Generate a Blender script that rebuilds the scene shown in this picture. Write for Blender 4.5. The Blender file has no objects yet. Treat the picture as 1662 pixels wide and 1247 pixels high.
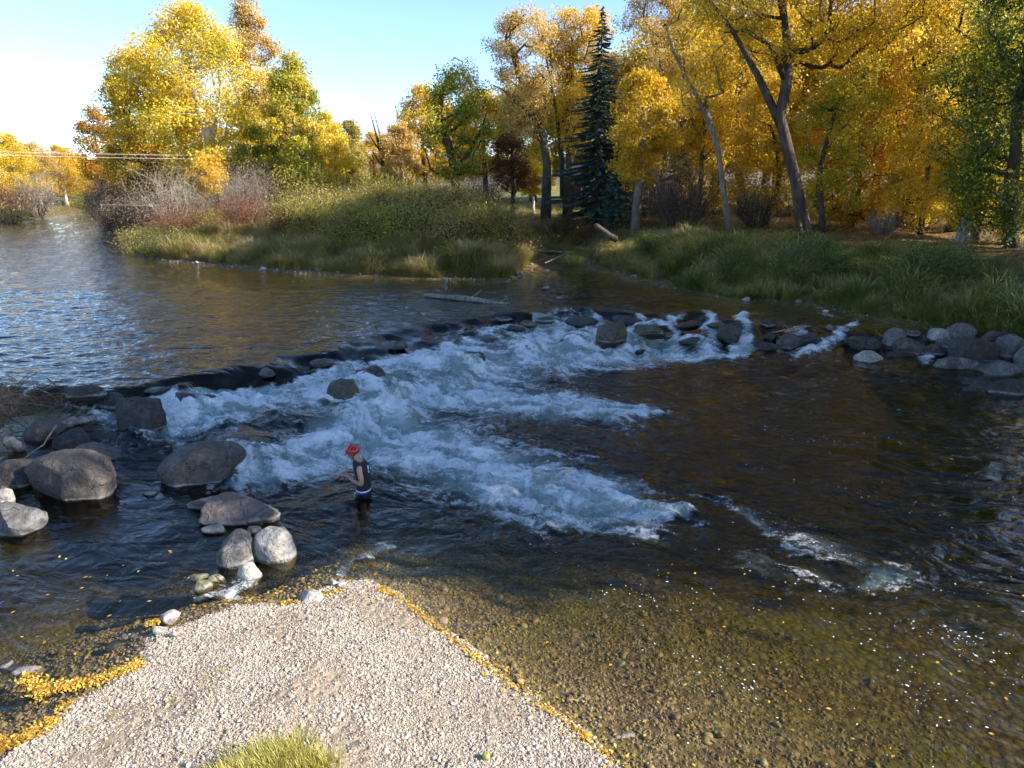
import bpy, bmesh, math, random
import numpy as np
from mathutils import Vector, Matrix

# ------------------------------------------------------------------ camera, sky, sun, exposure
scene = bpy.context.scene
COL = scene.collection
F, CX, CY, CH, PITCH = 1154.0, 831.0, 623.5, 5.8, math.radians(16.1)   # photo pixels, camera height above the lower water
SUN_EL, SUN_AZ = math.radians(29), math.radians(-12)                   # azimuth measured from +X towards +Y

cam_d = bpy.data.cameras.new('camera')
cam_d.sensor_width = 36.0
cam_d.lens = 36.0 * F / 1662.0
cam_d.clip_start = 0.1
cam_d.clip_end = 9000
cam = bpy.data.objects.new('camera', cam_d)
cam.location = (0, 0, CH)
cam.rotation_euler = (math.pi / 2 - PITCH, 0, 0)
COL.objects.link(cam)
scene.camera = cam

world = bpy.data.worlds.new('World')
scene.world = world
world.use_nodes = True
wn = world.node_tree
wn.nodes.clear()
sky = wn.nodes.new('ShaderNodeTexSky')
sky.sky_type = 'NISHITA'
sky.sun_disc = False
sky.sun_elevation = SUN_EL
sky.sun_rotation = math.pi / 2 - SUN_AZ
sky.altitude = 1800
sky.air_density = 1.0
sky.dust_density = 0.35
sky.ozone_density = 3.0
bg = wn.nodes.new('ShaderNodeBackground')
bg.inputs['Strength'].default_value = 0.15
wo = wn.nodes.new('ShaderNodeOutputWorld')
wn.links.new(sky.outputs[0], bg.inputs[0])
wn.links.new(bg.outputs[0], wo.inputs[0])

sun_d = bpy.data.lights.new('sun', 'SUN')
sun_d.energy = 5.0
sun_d.angle = math.radians(0.53)
sun_d.color = (1.0, 0.93, 0.82)
sun = bpy.data.objects.new('sun', sun_d)
sd = Vector((math.cos(SUN_EL) * math.cos(SUN_AZ), math.cos(SUN_EL) * math.sin(SUN_AZ), math.sin(SUN_EL)))
sun.rotation_euler = sd.to_track_quat('Z', 'Y').to_euler()
sun.location = (40, -10, 40)
COL.objects.link(sun)

scene.view_settings.view_transform = 'Standard'
scene.view_settings.look = 'None'
scene.view_settings.gamma = 1.0
scene.view_settings.use_curve_mapping = False
scene.view_settings.exposure = 1.15
scene.cycles.max_bounces = 5
scene.cycles.diffuse_bounces = 3
scene.cycles.glossy_bounces = 3
scene.cycles.transmission_bounces = 3
scene.cycles.transparent_max_bounces = 6
scene.cycles.use_adaptive_sampling = True
scene.cycles.adaptive_threshold = 0.03
scene.cycles.caustics_reflective = False
scene.cycles.caustics_refractive = False
scene.cycles.sample_clamp_indirect = 6.0

# ------------------------------------------------------------------ projection helpers (photo pixel -> place)
CP, SP = math.cos(PITCH), math.sin(PITCH)
ZU, ZD = 0.8, 0.0          # water level above and below the weir


def ray(px, py):
    a, b = (px - CX) / F, (CY - py) / F
    return np.array([a, CP + b * SP, -SP + b * CP])


def W(px, py, z):
    d = ray(px, py)
    t = (z - CH) / d[2]
    return np.array([t * d[0], t * d[1], z])


def at(px, py, Y):
    d = ray(px, py)
    t = Y / d[1]
    return np.array([t * d[0], Y, CH + t * d[2]])


def ppm(Y, z=1.0):           # photo pixels per metre at a point
    return F / (Y * CP + (CH - z) * SP)


# ------------------------------------------------------------------ numpy noise
_rs = np.random.RandomState(7)
_P = np.concatenate([_rs.permutation(256)] * 3)
_G2 = np.stack([np.cos(np.arange(256) * 2 * np.pi / 256), np.sin(np.arange(256) * 2 * np.pi / 256)], 1)
_g3 = _rs.normal(size=(256, 3))
_G3 = _g3 / np.linalg.norm(_g3, axis=1)[:, None]


def _fade(t):
    return t * t * t * (t * (t * 6 - 15) + 10)


def n2(x, y):
    x = np.asarray(x, float); y = np.asarray(y, float)
    xi = np.floor(x).astype(int); yi = np.floor(y).astype(int)
    xf = x - xi; yf = y - yi
    xi &= 255; yi &= 255
    u, v = _fade(xf), _fade(yf)

    def g(ix, iy, dx, dy):
        h = _P[_P[ix & 255] + (iy & 255)]
        return _G2[h, 0] * dx + _G2[h, 1] * dy
    a = g(xi, yi, xf, yf); b = g(xi + 1, yi, xf - 1, yf)
    c = g(xi, yi + 1, xf, yf - 1); d = g(xi + 1, yi + 1, xf - 1, yf - 1)
    return ((a + (b - a) * u) * (1 - v) + (c + (d - c) * u) * v) * 1.4


def fbm2(x, y, o=4, lac=2.03, gain=0.5):
    s = 0; a = 1.0
    for i in range(o):
        s = s + a * n2(x + 17.3 * i, y - 9.1 * i)
        x = x * lac; y = y * lac; a *= gain
    return s


def n3(p):
    i = np.floor(p).astype(int)
    f = p - i
    i &= 255
    u = _fade(f)
    r = 0
    for dx in (0, 1):
        for dy in (0, 1):
            for dz in (0, 1):
                h = _P[_P[_P[(i[:, 0] + dx) & 255] + ((i[:, 1] + dy) & 255)] + ((i[:, 2] + dz) & 255)]
                g = _G3[h]
                dot = g[:, 0] * (f[:, 0] - dx) + g[:, 1] * (f[:, 1] - dy) + g[:, 2] * (f[:, 2] - dz)
                w = (u[:, 0] if dx else 1 - u[:, 0]) * (u[:, 1] if dy else 1 - u[:, 1]) * (u[:, 2] if dz else 1 - u[:, 2])
                r = r + w * dot
    return r


def fbm3(p, o=3):
    s = 0; a = 1.0
    for k in range(o):
        s = s + a * n3(p + 11.7 * k)
        p = p * 2.05; a *= 0.5
    return s


def sstep(e0, e1, x):
    t = np.clip((x - e0) / (e1 - e0), 0, 1)
    return t * t * (3 - 2 * t)


# ------------------------------------------------------------------ node helpers
class NT:
    def __init__(self, name):
        self.m = bpy.data.materials.new(name)
        self.m.use_nodes = True
        self.t = self.m.node_tree
        self.t.nodes.clear()
        self.out = self.t.nodes.new('ShaderNodeOutputMaterial')

    def n(self, kind, ins=None, **kw):
        nd = self.t.nodes.new('ShaderNode' + kind)
        for k, v in kw.items():
            setattr(nd, k, v)
        for k, v in (ins or {}).items():
            self.set(nd.inputs[k], v)
        return nd

    def set(self, sock, v):
        if isinstance(v, bpy.types.NodeSocket):
            self.t.links.new(v, sock)
        elif isinstance(v, bpy.types.Node):
            self.t.links.new(v.outputs[0], sock)
        else:
            if isinstance(v, (tuple, list)) and len(v) == 3 and sock.type == 'RGBA':
                v = (*v, 1)
            sock.default_value = v

    def math(self, op, a, b=0.0, clamp=False):
        nd = self.n('Math', {0: a, 1: b}, operation=op)
        nd.use_clamp = clamp
        return nd.outputs[0]

    def mixc(self, fac, a, b, mode='MIX'):
        nd = self.t.nodes.new('ShaderNodeMix')
        nd.data_type = 'RGBA'
        nd.blend_type = mode
        self.set(nd.inputs[0], fac); self.set(nd.inputs[6], a); self.set(nd.inputs[7], b)
        return nd.outputs[2]

    def ramp(self, fac, stops, interp='LINEAR'):
        nd = self.n('ValToRGB', {0: fac})
        cr = nd.color_ramp
        cr.interpolation = interp
        while len(cr.elements) < len(stops):
            cr.elements.new(0.5)
        for e, (p, c) in zip(cr.elements, stops):
            e.position = p
            e.color = (*c, 1) if len(c) == 3 else c
        return nd.outputs[0]

    def noise(self, vec, scale, detail=3.0, rough=0.5, typ='FBM', dist=0.0):
        nd = self.n('TexNoise', {'Scale': scale, 'Detail': detail, 'Roughness': rough, 'Distortion': dist})
        nd.noise_type = typ
        if vec is not None:
            self.set(nd.inputs['Vector'], vec)
        return nd.outputs[0]

    def mapr(self, v, a, b, c=0.0, d=1.0, smooth=True):
        nd = self.n('MapRange', {0: v, 1: a, 2: b, 3: c, 4: d})
        nd.interpolation_type = 'SMOOTHSTEP' if smooth else 'LINEAR'
        return nd.outputs[0]

    def attr(self, name):
        return self.n('Attribute', attribute_name=name)

    def surf(self, s):
        self.set(self.out.inputs['Surface'], s)
        return self.m


def mat_leaf(name, stops, transl=0.5, var=0.25):
    t = NT(name)
    v = t.attr('hue').outputs['Fac']
    pos = t.n('NewGeometry').outputs['Position']
    big = t.noise(pos, 0.35, 2.0)
    k = t.math('ADD', v, t.math('MULTIPLY', t.math('SUBTRACT', big, 0.5), var * 2), clamp=True)
    c = t.ramp(k, stops)
    d = t.n('BsdfDiffuse', {'Color': c})
    tr = t.n('BsdfTranslucent', {'Color': c})
    mx = t.n('MixShader', {0: transl, 1: d, 2: tr})
    gl = t.n('BsdfGlossy', {'Color': (1, 1, 1), 'Roughness': 0.45})
    mx2 = t.n('MixShader', {0: 0.03, 1: mx, 2: gl})
    return t.surf(mx2)


def mat_bark(name, c0, c1, scale=6.0):
    t = NT(name)
    co = t.n('TexCoord').outputs['Object']
    mp = t.n('Mapping', {'Vector': co, 'Scale': (1, 1, 0.22)})
    a = t.noise(mp, scale, 5.0, 0.65)
    b = t.noise(co, 0.9, 2.0)
    c = t.mixc(t.mapr(a, 0.35, 0.65), c0, c1)
    c = t.mixc(t.mapr(b, 0.45, 0.7, 0, 0.5), c, tuple(x * 0.6 for x in c0))
    bp = t.n('Bump', {'Strength': 0.9, 'Distance': 0.06, 'Height': a})
    return t.surf(t.n('BsdfPrincipled', {'Base Color': c, 'Roughness': 0.92, 'Normal': bp}))


def mat_plain(name, c, rough=0.6, var=0.12, scale=8.0, bump=0.0, spec=0.5):
    t = NT(name)
    co = t.n('TexCoord').outputs['Object']
    a = t.noise(co, scale, 4.0)
    col = t.mixc(a, tuple(x * (1 - var) for x in c), tuple(min(1, x * (1 + var)) for x in c))
    b = t.n('BsdfPrincipled', {'Base Color': col, 'Roughness': rough, 'Specular IOR Level': spec})
    if bump:
        bp = t.n('Bump', {'Strength': bump, 'Distance': 0.02, 'Height': a})
        t.set(b.inputs['Normal'], bp)
    return t.surf(b)


def mat_rock(name, c0, c1, wet=0.0, moss=0.0, rough=0.85):
    t = NT(name)
    co = t.n('TexCoord').outputs['Object']
    rnd = t.n('ObjectInfo').outputs['Random']
    off = t.n('VectorMath', {0: co, 1: (1, 1, 1)}, operation='ADD')
    sh = t.n('CombineXYZ', {0: t.math('MULTIPLY', rnd, 31.0), 1: t.math('MULTIPLY', rnd, 17.0), 2: 0.0})
    t.set(off.inputs[1], sh)
    a = t.noise(off, 1.6, 6.0, 0.62, dist=0.4)
    b = t.noise(off, 14.0, 5.0, 0.6)
    sp = t.noise(off, 60.0, 3.0, 0.7)
    c = t.mixc(t.mapr(a, 0.34, 0.66), c0, c1)
    c = t.mixc(t.mapr(b, 0.38, 0.62, 0, 0.75), c, tuple(x * 0.55 for x in c0))
    stn = t.noise(t.n('Mapping', {'Vector': off, 'Scale': (1, 1, 0.35)}), 4.0, 5.0, 0.65, dist=0.8)
    c = t.mixc(t.mapr(stn, 0.5, 0.68, 0, 0.6), c, tuple(min(1, x * 1.45) for x in c1))
    c = t.mixc(t.mapr(sp, 0.6, 0.75, 0, 0.5), c, tuple(min(1, x * 1.5) for x in c1))
    c = t.mixc(t.math('MULTIPLY', rnd, 0.3), c, tuple(x * 0.7 for x in c1))
    # damp / mineral tide line near the water: dried scale just above, dark wet below, as the stones carry it
    z = t.n('SeparateXYZ', {0: t.n('NewGeometry').outputs['Position']}).outputs[2]
    lvl = t.attr('waterline')
    lvl.attribute_type = 'OBJECT'
    dz = t.math('ADD', t.math('SUBTRACT', z, lvl.outputs['Fac']), t.math('MULTIPLY', t.math('SUBTRACT', a, 0.5), 0.10))
    if wet < 0.5:
        band = t.math('MULTIPLY', t.mapr(dz, 0.03, 0.06), t.mapr(dz, 0.13, 0.07))
        c = t.mixc(t.math('MULTIPLY', band, t.mapr(b, 0.3, 0.6, 0.1, 0.6)), c, (0.42, 0.40, 0.37))
    wetf = t.mapr(dz, 0.07, 0.02)
    c = t.mixc(t.math('MULTIPLY', wetf, 0.75), c, tuple(x * 0.3 for x in c0))
    vc = t.n('TexVoronoi', {'Vector': t.n('VectorMath', {0: off, 1: t.n('VectorMath', {0: t.n('TexNoise', {'Vector': off, 'Scale': 3.0, 'Detail': 4.0}).outputs['Color'], 'Scale': 0.5}, operation='SCALE')}, operation='ADD'), 'Scale': 1.5}, feature='DISTANCE_TO_EDGE')
    crk = t.math('MULTIPLY', t.mapr(vc.outputs['Distance'], 0.0, 0.022, 1.0, 0.0), t.mapr(stn, 0.46, 0.56))
    c = t.mixc(t.math('MULTIPLY', crk, 0.4), c, tuple(x * 0.3 for x in c0))
    if moss:
        nz = t.n('SeparateXYZ', {0: t.n('NewGeometry').outputs['Normal']}).outputs[2]
        mf = t.math('MULTIPLY', t.mapr(t.noise(off, 3.0, 4.0), 0.5, 0.62), moss)
        c = t.mixc(mf, c, (0.10, 0.085, 0.012))
    rg = t.math('SUBTRACT', rough, t.math('MULTIPLY', wetf, 0.45))
    if wet:
        rg = 0.22 if wet > 0.5 else 0.45
    h = t.math('ADD', t.math('MULTIPLY', a, 0.6), t.math('ADD', t.math('MULTIPLY', b, 0.35), t.math('MULTIPLY', sp, 0.08)))
    h = t.math('SUBTRACT', h, t.math('MULTIPLY', crk, 0.25))
    bp = t.n('Bump', {'Strength': 1.0, 'Distance': 0.11, 'Height': h})
    return t.surf(t.n('BsdfPrincipled', {'Base Color': c, 'Roughness': rg, 'Normal': bp}))


def mat_blade(name, stops, transl=0.4):
    t = NT(name)
    rnd = t.n('ObjectInfo').outputs['Random']
    pos = t.n('NewGeometry').outputs['Position']
    big = t.noise(pos, 0.45, 3.0)
    h = t.attr('hue').outputs['Fac']
    k = t.math('ADD', t.math('MULTIPLY', rnd, 0.5), t.math('ADD', t.math('MULTIPLY', h, 0.4), t.math('MULTIPLY', t.math('SUBTRACT', big, 0.35), 1.1)), clamp=True)
    c = t.ramp(k, stops)
    d = t.n('BsdfDiffuse', {'Color': c})
    tr = t.n('BsdfTranslucent', {'Color': c})
    g = t.n('BsdfGlossy', {'Color': (1, 1, 1), 'Roughness': 0.35})
    mx = t.n('MixShader', {0: transl, 1: d, 2: tr})
    return t.surf(t.n('MixShader', {0: 0.03, 1: mx, 2: g}))


M = {}
M['gold'] = mat_leaf('leaf_gold', [(0.0, (0.26, 0.24, 0.02)), (0.28, (0.58, 0.38, 0.015)), (0.62, (0.78, 0.50, 0.025)), (1.0, (0.85, 0.64, 0.10))], transl=0.58)
M['amber'] = mat_leaf('leaf_amber', [(0.0, (0.32, 0.18, 0.02)), (0.35, (0.62, 0.31, 0.015)), (0.7, (0.76, 0.43, 0.03)), (1.0, (0.82, 0.55, 0.10))], transl=0.58)
M['yellow'] = mat_leaf('leaf_yellow', [(0.0, (0.28, 0.30, 0.03)), (0.3, (0.66, 0.50, 0.03)), (0.6, (0.84, 0.62, 0.04)), (1.0, (0.90, 0.72, 0.16))])
M['lime'] = mat_leaf('leaf_lime', [(0.0, (0.13, 0.19, 0.02)), (0.35, (0.30, 0.33, 0.03)), (0.65, (0.58, 0.50, 0.04)), (1.0, (0.78, 0.56, 0.08))])
M['green'] = mat_leaf('leaf_green', [(0.0, (0.05, 0.10, 0.015)), (0.5, (0.11, 0.18, 0.025)), (0.8, (0.26, 0.29, 0.03)), (1.0, (0.58, 0.42, 0.03))])
M['paleamber'] = mat_leaf('leaf_pale_amber', [(0.0, (0.42, 0.26, 0.06)), (0.5, (0.68, 0.46, 0.12)), (1.0, (0.80, 0.62, 0.24))])
M['rust'] = mat_leaf('leaf_rust', [(0.0, (0.10, 0.05, 0.02)), (0.5, (0.22, 0.09, 0.03)), (1.0, (0.38, 0.18, 0.05))])
M['red'] = mat_leaf('leaf_red', [(0.0, (0.12, 0.03, 0.02)), (0.5, (0.28, 0.07, 0.03)), (1.0, (0.45, 0.18, 0.05))])
M['olive'] = mat_leaf('leaf_olive', [(0.0, (0.19, 0.17, 0.03)), (0.5, (0.40, 0.33, 0.07)), (1.0, (0.62, 0.50, 0.14))])
M['bankgreen'] = mat_leaf('leaf_bank_green', [(0.0, (0.07, 0.125, 0.025)), (0.5, (0.15, 0.23, 0.05)), (1.0, (0.34, 0.36, 0.10))])
M['mauve'] = mat_leaf('leaf_mauve', [(0.0, (0.15, 0.10, 0.08)), (0.5, (0.32, 0.235, 0.17)), (1.0, (0.48, 0.39, 0.24))], transl=0.3)
M['needle'] = mat_leaf('needle', [(0.0, (0.018, 0.042, 0.030)), (0.5, (0.045, 0.085, 0.062)), (1.0, (0.12, 0.18, 0.14))], transl=0.12)
M['bark'] = mat_bark('bark_brown', (0.040, 0.031, 0.024), (0.105, 0.083, 0.065))
M['bark_grey'] = mat_bark('bark_grey', (0.13, 0.11, 0.095), (0.27, 0.24, 0.21))
M['bark_pale'] = mat_bark('bark_pale', (0.36, 0.32, 0.25), (0.58, 0.53, 0.44), 4.0)
M['driftwood'] = mat_bark('driftwood', (0.15, 0.125, 0.10), (0.36, 0.32, 0.27), 9.0)
M['deadwood'] = mat_bark('deadwood', (0.05, 0.04, 0.03), (0.12, 0.095, 0.075), 9.0)
M['rock_dark'] = mat_rock('rock_dark', (0.034, 0.029, 0.027), (0.082, 0.070, 0.064))
M['rock_brown'] = mat_rock('rock_brown', (0.068, 0.056, 0.049), (0.135, 0.113, 0.099))
M['rock_grey'] = mat_rock('rock_grey', (0.10, 0.092, 0.087), (0.20, 0.185, 0.178))
M['rock_pale'] = mat_rock('rock_pale', (0.30, 0.27, 0.24), (0.46, 0.42, 0.375))
M['rock_pink'] = mat_rock('rock_pink', (0.115, 0.085, 0.078), (0.21, 0.165, 0.148))
M['rock_wet'] = mat_rock('rock_wet', (0.022, 0.019, 0.016), (0.06, 0.052, 0.043), wet=1.0)
M['rock_moss'] = mat_rock('rock_moss', (0.045, 0.038, 0.026), (0.10, 0.085, 0.06), wet=0.4, moss=0.85)
M['rock_olive'] = mat_rock('rock_olive', (0.12, 0.10, 0.03), (0.24, 0.20, 0.08), wet=0.4)
M['rock_cream'] = mat_rock('rock_cream', (0.42, 0.37, 0.30), (0.60, 0.54, 0.46))
M['reed'] = mat_blade('reed_green', [(0.0, (0.05, 0.10, 0.02)), (0.4, (0.12, 0.19, 0.035)), (0.75, (0.25, 0.28, 0.07)), (1.0, (0.50, 0.43, 0.22))])
M['sedge'] = mat_blade('sedge_olive', [(0.0, (0.16, 0.16, 0.035)), (0.45, (0.33, 0.29, 0.07)), (0.8, (0.50, 0.39, 0.14)), (1.0, (0.60, 0.48, 0.25))])
M['straw'] = mat_blade('straw', [(0.0, (0.20, 0.15, 0.05)), (0.5, (0.36, 0.26, 0.11)), (1.0, (0.50, 0.40, 0.22))])
M['lawn'] = mat_blade('lawn_blade', [(0.0, (0.22, 0.23, 0.03)), (0.5, (0.44, 0.42, 0.07)), (1.0, (0.62, 0.52, 0.16))])
M['drift'] = mat_leaf('fallen_leaf', [(0.0, (0.24, 0.12, 0.035)), (0.3, (0.52, 0.28, 0.03)), (0.7, (0.70, 0.44, 0.045)), (1.0, (0.78, 0.58, 0.15))], transl=0.25)
M['litter'] = mat_leaf('leaf_litter', [(0.0, (0.11, 0.06, 0.03)), (0.5, (0.25, 0.13, 0.04)), (1.0, (0.46, 0.28, 0.06))], transl=0.2)


# ------------------------------------------------------------------ object helpers
def mesh_np(name, verts, faces_flat, loop_counts, smooth=False):
    me = bpy.data.meshes.new(name)
    nv = len(verts)
    me.vertices.add(nv)
    me.vertices.foreach_set('co', np.asarray(verts, np.float32).ravel())
    lc = np.asarray(loop_counts, np.int32)
    me.loops.add(int(lc.sum()))
    me.polygons.add(len(lc))
    me.loops.foreach_set('vertex_index', np.asarray(faces_flat, np.int32).ravel())
    st = np.zeros(len(lc), np.int32)
    st[1:] = np.cumsum(lc)[:-1]
    me.polygons.foreach_set('loop_start', st)
    if smooth:
        me.polygons.foreach_set('use_smooth', np.ones(len(lc), bool))
    me.update(calc_edges=True)
    return me


def fattr(me, name, vals, typ='FLOAT'):
    a = me.attributes.new(name, typ, 'POINT')
    a.data.foreach_set('value' if typ in ('FLOAT', 'INT') else 'vector', np.asarray(vals, np.int32 if typ == 'INT' else np.float32).ravel())


def obj(name, me, mat=None, parent=None, link_obj=False):
    o = bpy.data.objects.new(name, me)
    COL.objects.link(o)
    if mat is not None:
        if len(me.materials) == 0:
            me.materials.append(mat)
        o.material_slots[0].link = 'OBJECT'
        o.material_slots[0].material = mat
    if parent is not None:
        o.parent = parent
    return o


def tag(o, label=None, cat=None, group=None, kind=None):
    if label: o['label'] = label
    if cat: o['category'] = cat
    if group: o['group'] = group
    if kind: o['kind'] = kind
    return o


def thing(name, label, cat, loc=(0, 0, 0), group=None, rotz=0.0, scale=None):
    e = bpy.data.objects.new(name, None)
    e.empty_display_size = 0.3
    COL.objects.link(e)
    e.location = [float(c) for c in loc]
    e.rotation_euler = (0, 0, rotz)
    if scale is not None:
        e.scale = scale
    return tag(e, label, cat, group)


class MB:
    """collects tubes, lofts and boxes into one mesh"""
    def __init__(self):
        self.v = []; self.f = []

    def tube(self, pts, rad, n=6, cap=True):
        pts = [np.asarray(p, float) for p in pts]
        base = len(self.v)
        m = len(pts)
        ref = np.array([0.3, 0.9, 0.17])
        for i in range(m):
            d = pts[min(i + 1, m - 1)] - pts[max(i - 1, 0)]
            d = d / (np.linalg.norm(d) + 1e-9)
            a = np.cross(d, ref)
            if np.linalg.norm(a) < 1e-3:
                a = np.cross(d, np.array([1.0, 0, 0]))
            a /= np.linalg.norm(a)
            b = np.cross(d, a)
            r = rad[i] if hasattr(rad, '__len__') else rad
            for k in range(n):
                t = 2 * math.pi * k / n
                self.v.append(pts[i] + r * (math.cos(t) * a + math.sin(t) * b))
        for i in range(m - 1):
            for k in range(n):
                k2 = (k + 1) % n
                self.f.append((base + i * n + k, base + i * n + k2, base + (i + 1) * n + k2, base + (i + 1) * n + k))
        if cap:
            self.f.append(tuple(base + k for k in range(n))[::-1])
            self.f.append(tuple(base + (m - 1) * n + k for k in range(n)))
        return self

    def rings(self, rings, cap=True):
        base = len(self.v)
        n = len(rings[0])
        for r in rings:
            self.v.extend(np.asarray(p, float) for p in r)
        for i in range(len(rings) - 1):
            for k in range(n):
                k2 = (k + 1) % n
                self.f.append((base + i * n + k, base + i * n + k2, base + (i + 1) * n + k2, base + (i + 1) * n + k))
        if cap:
            self.f.append(tuple(base + k for k in range(n))[::-1])
            self.f.append(tuple(base + (len(rings) - 1) * n + k for k in range(n)))
        return self

    def box(self, a, b):
        base = len(self.v)
        for z in (a[2], b[2]):
            for x, y in ((a[0], a[1]), (b[0], a[1]), (b[0], b[1]), (a[0], b[1])):
                self.v.append(np.array([x, y, z], float))
        for q in ((3, 2, 1, 0), (4, 5, 6, 7), (0, 1, 5, 4), (1, 2, 6, 5), (2, 3, 7, 6), (3, 0, 4, 7)):
            self.f.append(tuple(base + i for i in q))
        return self

    def mesh(self, name, smooth=True):
        me = bpy.data.meshes.new(name)
        me.from_pydata([tuple(map(float, p)) for p in self.v], [], self.f)
        if smooth:
            me.polygons.foreach_set('use_smooth', np.ones(len(me.polygons), bool))
        me.update()
        return me

    def build(self, name, mat, parent=None, smooth=True):
        return obj(name, self.mesh(name, smooth), mat, parent)


def scatter(name, pts, scl, rot, idx, sources, label, cat):
    """one 'stuff' object: shared little meshes set out on points"""
    pts = np.asarray(pts, float)
    me = bpy.data.meshes.new(name)
    me.vertices.add(len(pts))
    me.vertices.foreach_set('co', pts.astype(np.float32).ravel())
    fattr(me, 'rot', rot, 'FLOAT_VECTOR')
    fattr(me, 'scl', scl, 'FLOAT_VECTOR')
    fattr(me, 'idx', idx, 'INT')
    o = bpy.data.objects.new(name, me)
    COL.objects.link(o)
    c = bpy.data.collections.new(name + '_pieces')
    for i, (m, mt) in enumerate(sources):
        so = bpy.data.objects.new('%s_piece_%02d' % (name, i), m)
        if len(m.materials) == 0:
            m.materials.append(mt)
        so.material_slots[0].link = 'OBJECT'
        so.material_slots[0].material = mt
        c.objects.link(so)
    g = bpy.data.node_groups.new(name + '_nodes', 'GeometryNodeTree')
    g.interface.new_socket('Geometry', in_out='INPUT', socket_type='NodeSocketGeometry')
    g.interface.new_socket('Geometry', in_out='OUTPUT', socket_type='NodeSocketGeometry')
    N, L = g.nodes, g.links
    gi, go = N.new('NodeGroupInput'), N.new('NodeGroupOutput')
    ip = N.new('GeometryNodeInstanceOnPoints')
    ci = N.new('GeometryNodeCollectionInfo')
    ci.inputs['Collection'].default_value = c
    ci.inputs['Separate Children'].default_value = True
    ci.inputs['Reset Children'].default_value = True
    L.new(gi.outputs[0], ip.inputs['Points'])
    L.new(ci.outputs[0], ip.inputs['Instance'])
    ip.inputs['Pick Instance'].default_value = True

    def na(nm, typ):
        q = N.new('GeometryNodeInputNamedAttribute')
        q.data_type = typ
        q.inputs['Name'].default_value = nm
        return q.outputs[0]
    L.new(na('idx', 'INT'), ip.inputs['Instance Index'])
    e2r = N.new('FunctionNodeEulerToRotation')
    L.new(na('rot', 'FLOAT_VECTOR'), e2r.inputs[0])
    L.new(e2r.outputs[0], ip.inputs['Rotation'])
    L.new(na('scl', 'FLOAT_VECTOR'), ip.inputs['Scale'])
    L.new(ip.outputs[0], go.inputs[0])
    md = o.modifiers.new('scatter', 'NODES')
    md.node_group = g
    return tag(o, label, cat, None, 'stuff')


# ------------------------------------------------------------------ shores and heights
def poly_world(px, z):
    return [tuple(W(x, y, z)[:2]) for x, y in px]


LAND = (poly_world([(165, 350), (160, 370), (170, 385), (190, 400), (230, 420), (320, 428), (450, 440), (560, 447), (650, 452),
                    (760, 455), (845, 456), (858, 440), (866, 422), (905, 418), (945, 425), (975, 443), (1060, 460), (1150, 478),
                    (1200, 488), (1300, 492), (1350, 500), (1400, 512), (1450, 522), (1540, 532)], ZU)
        + [(15.0, 22.8), (14.9, 21.0), (15.2, 19.0), (17, 14), (18, 5), (17, -12), (900, -12), (900, 4000), (-300, 4000), (-120, 250), (-70, 135)])
BAR = (poly_world([(60, 1190), (140, 1135), (220, 1090), (262, 1030), (330, 1003), (400, 985), (480, 975), (545, 948), (590, 945),
                   (640, 965), (700, 1010), (760, 1060), (830, 1110), (900, 1160), (980, 1220), (1040, 1260)], 0.02)
       + [(1.9, 4.8), (3.0, 2.0), (4, -12), (-8, -12), (-6.2, 3), (-5.4, 5.4)])
LEFT = ([tuple(W(0, 365, ZU)[:2]), tuple(W(90, 352, ZU)[:2]), tuple(W(150, 344, ZU)[:2]), (-74, 133), (-95, 180), (-130, 260), (-320, 4000), (-900, 4000), (-900, -12), (-12, -12), (-11, 5)]
        + [(-10.4, 10.2), (-11.0, 12.9), (-11.6, 14.9), (-12.6, 16.6), (-14.2, 17.6), (-20, 21), (-33, 33), (-48, 58)])


def sdf(poly, X, Y):
    """positive inside"""
    P = np.array(poly, float)
    Q = np.roll(P, -1, 0)
    best = np.full(X.shape, 1e18)
    inside = np.zeros(X.shape, bool)
    for (ax, ay), (bx, by) in zip(P, Q):
        ex, ey = bx - ax, by - ay
        wx, wy = X - ax, Y - ay
        t = np.clip((wx * ex + wy * ey) / (ex * ex + ey * ey + 1e-12), 0, 1)
        dx, dy = wx - t * ex, wy - t * ey
        best = np.minimum(best, dx * dx + dy * dy)
        c = (ay > Y) != (by > Y)
        with np.errstate(divide='ignore', invalid='ignore'):
            xi = ax + (Y - ay) * ex / (ey if ey != 0 else 1e-12)
        inside ^= c & (X < xi)
    d = np.sqrt(best)
    return np.where(inside, d, -d)


LIP = poly_world([(60, 640), (200, 632), (330, 618), (420, 600), (520, 580), (620, 560), (700, 540), (760, 525), (850, 512), (950, 510),
                  (1050, 512), (1150, 520), (1230, 530), (1330, 540), (1450, 540), (1662, 545)], ZU)
LIPX = np.array([-60] + [p[0] for p in LIP] + [60])
LIPY = np.array([16.5] + [p[1] for p in LIP] + [22.5])


def weir_s(X, Y):
    L = np.interp(X, LIPX, LIPY)
    sl = (np.interp(X + 0.6, LIPX, LIPY) - np.interp(X - 0.6, LIPX, LIPY)) / 1.2
    return (L - Y) / np.sqrt(1 + sl * sl)


def level(X, Y, wiggle=True):
    s = weir_s(X, Y)
    if wiggle:
        s = s + 0.6 * n2(X * 0.75, Y * 0.75) + 0.2 * n2(X * 1.7 + 2, Y * 1.7) + 0.05 * n2(X * 2.7 + 5, Y * 2.7)
    if wiggle:
        s = s / (0.8 + 0.75 * np.clip(n2(X * 0.45 + 8, Y * 0.2), -0.5, 0.7))
    fall = 1 - 0.56 * sstep(-1.25, 0.95, s) - 0.44 * sstep(0.6, 6.5, s)
    fall = fall - 0.05 * sstep(-2.5, -0.2, s) * (1 - sstep(-0.2, 0.3, s))
    return ZD + (ZU - ZD) * fall, s


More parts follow.
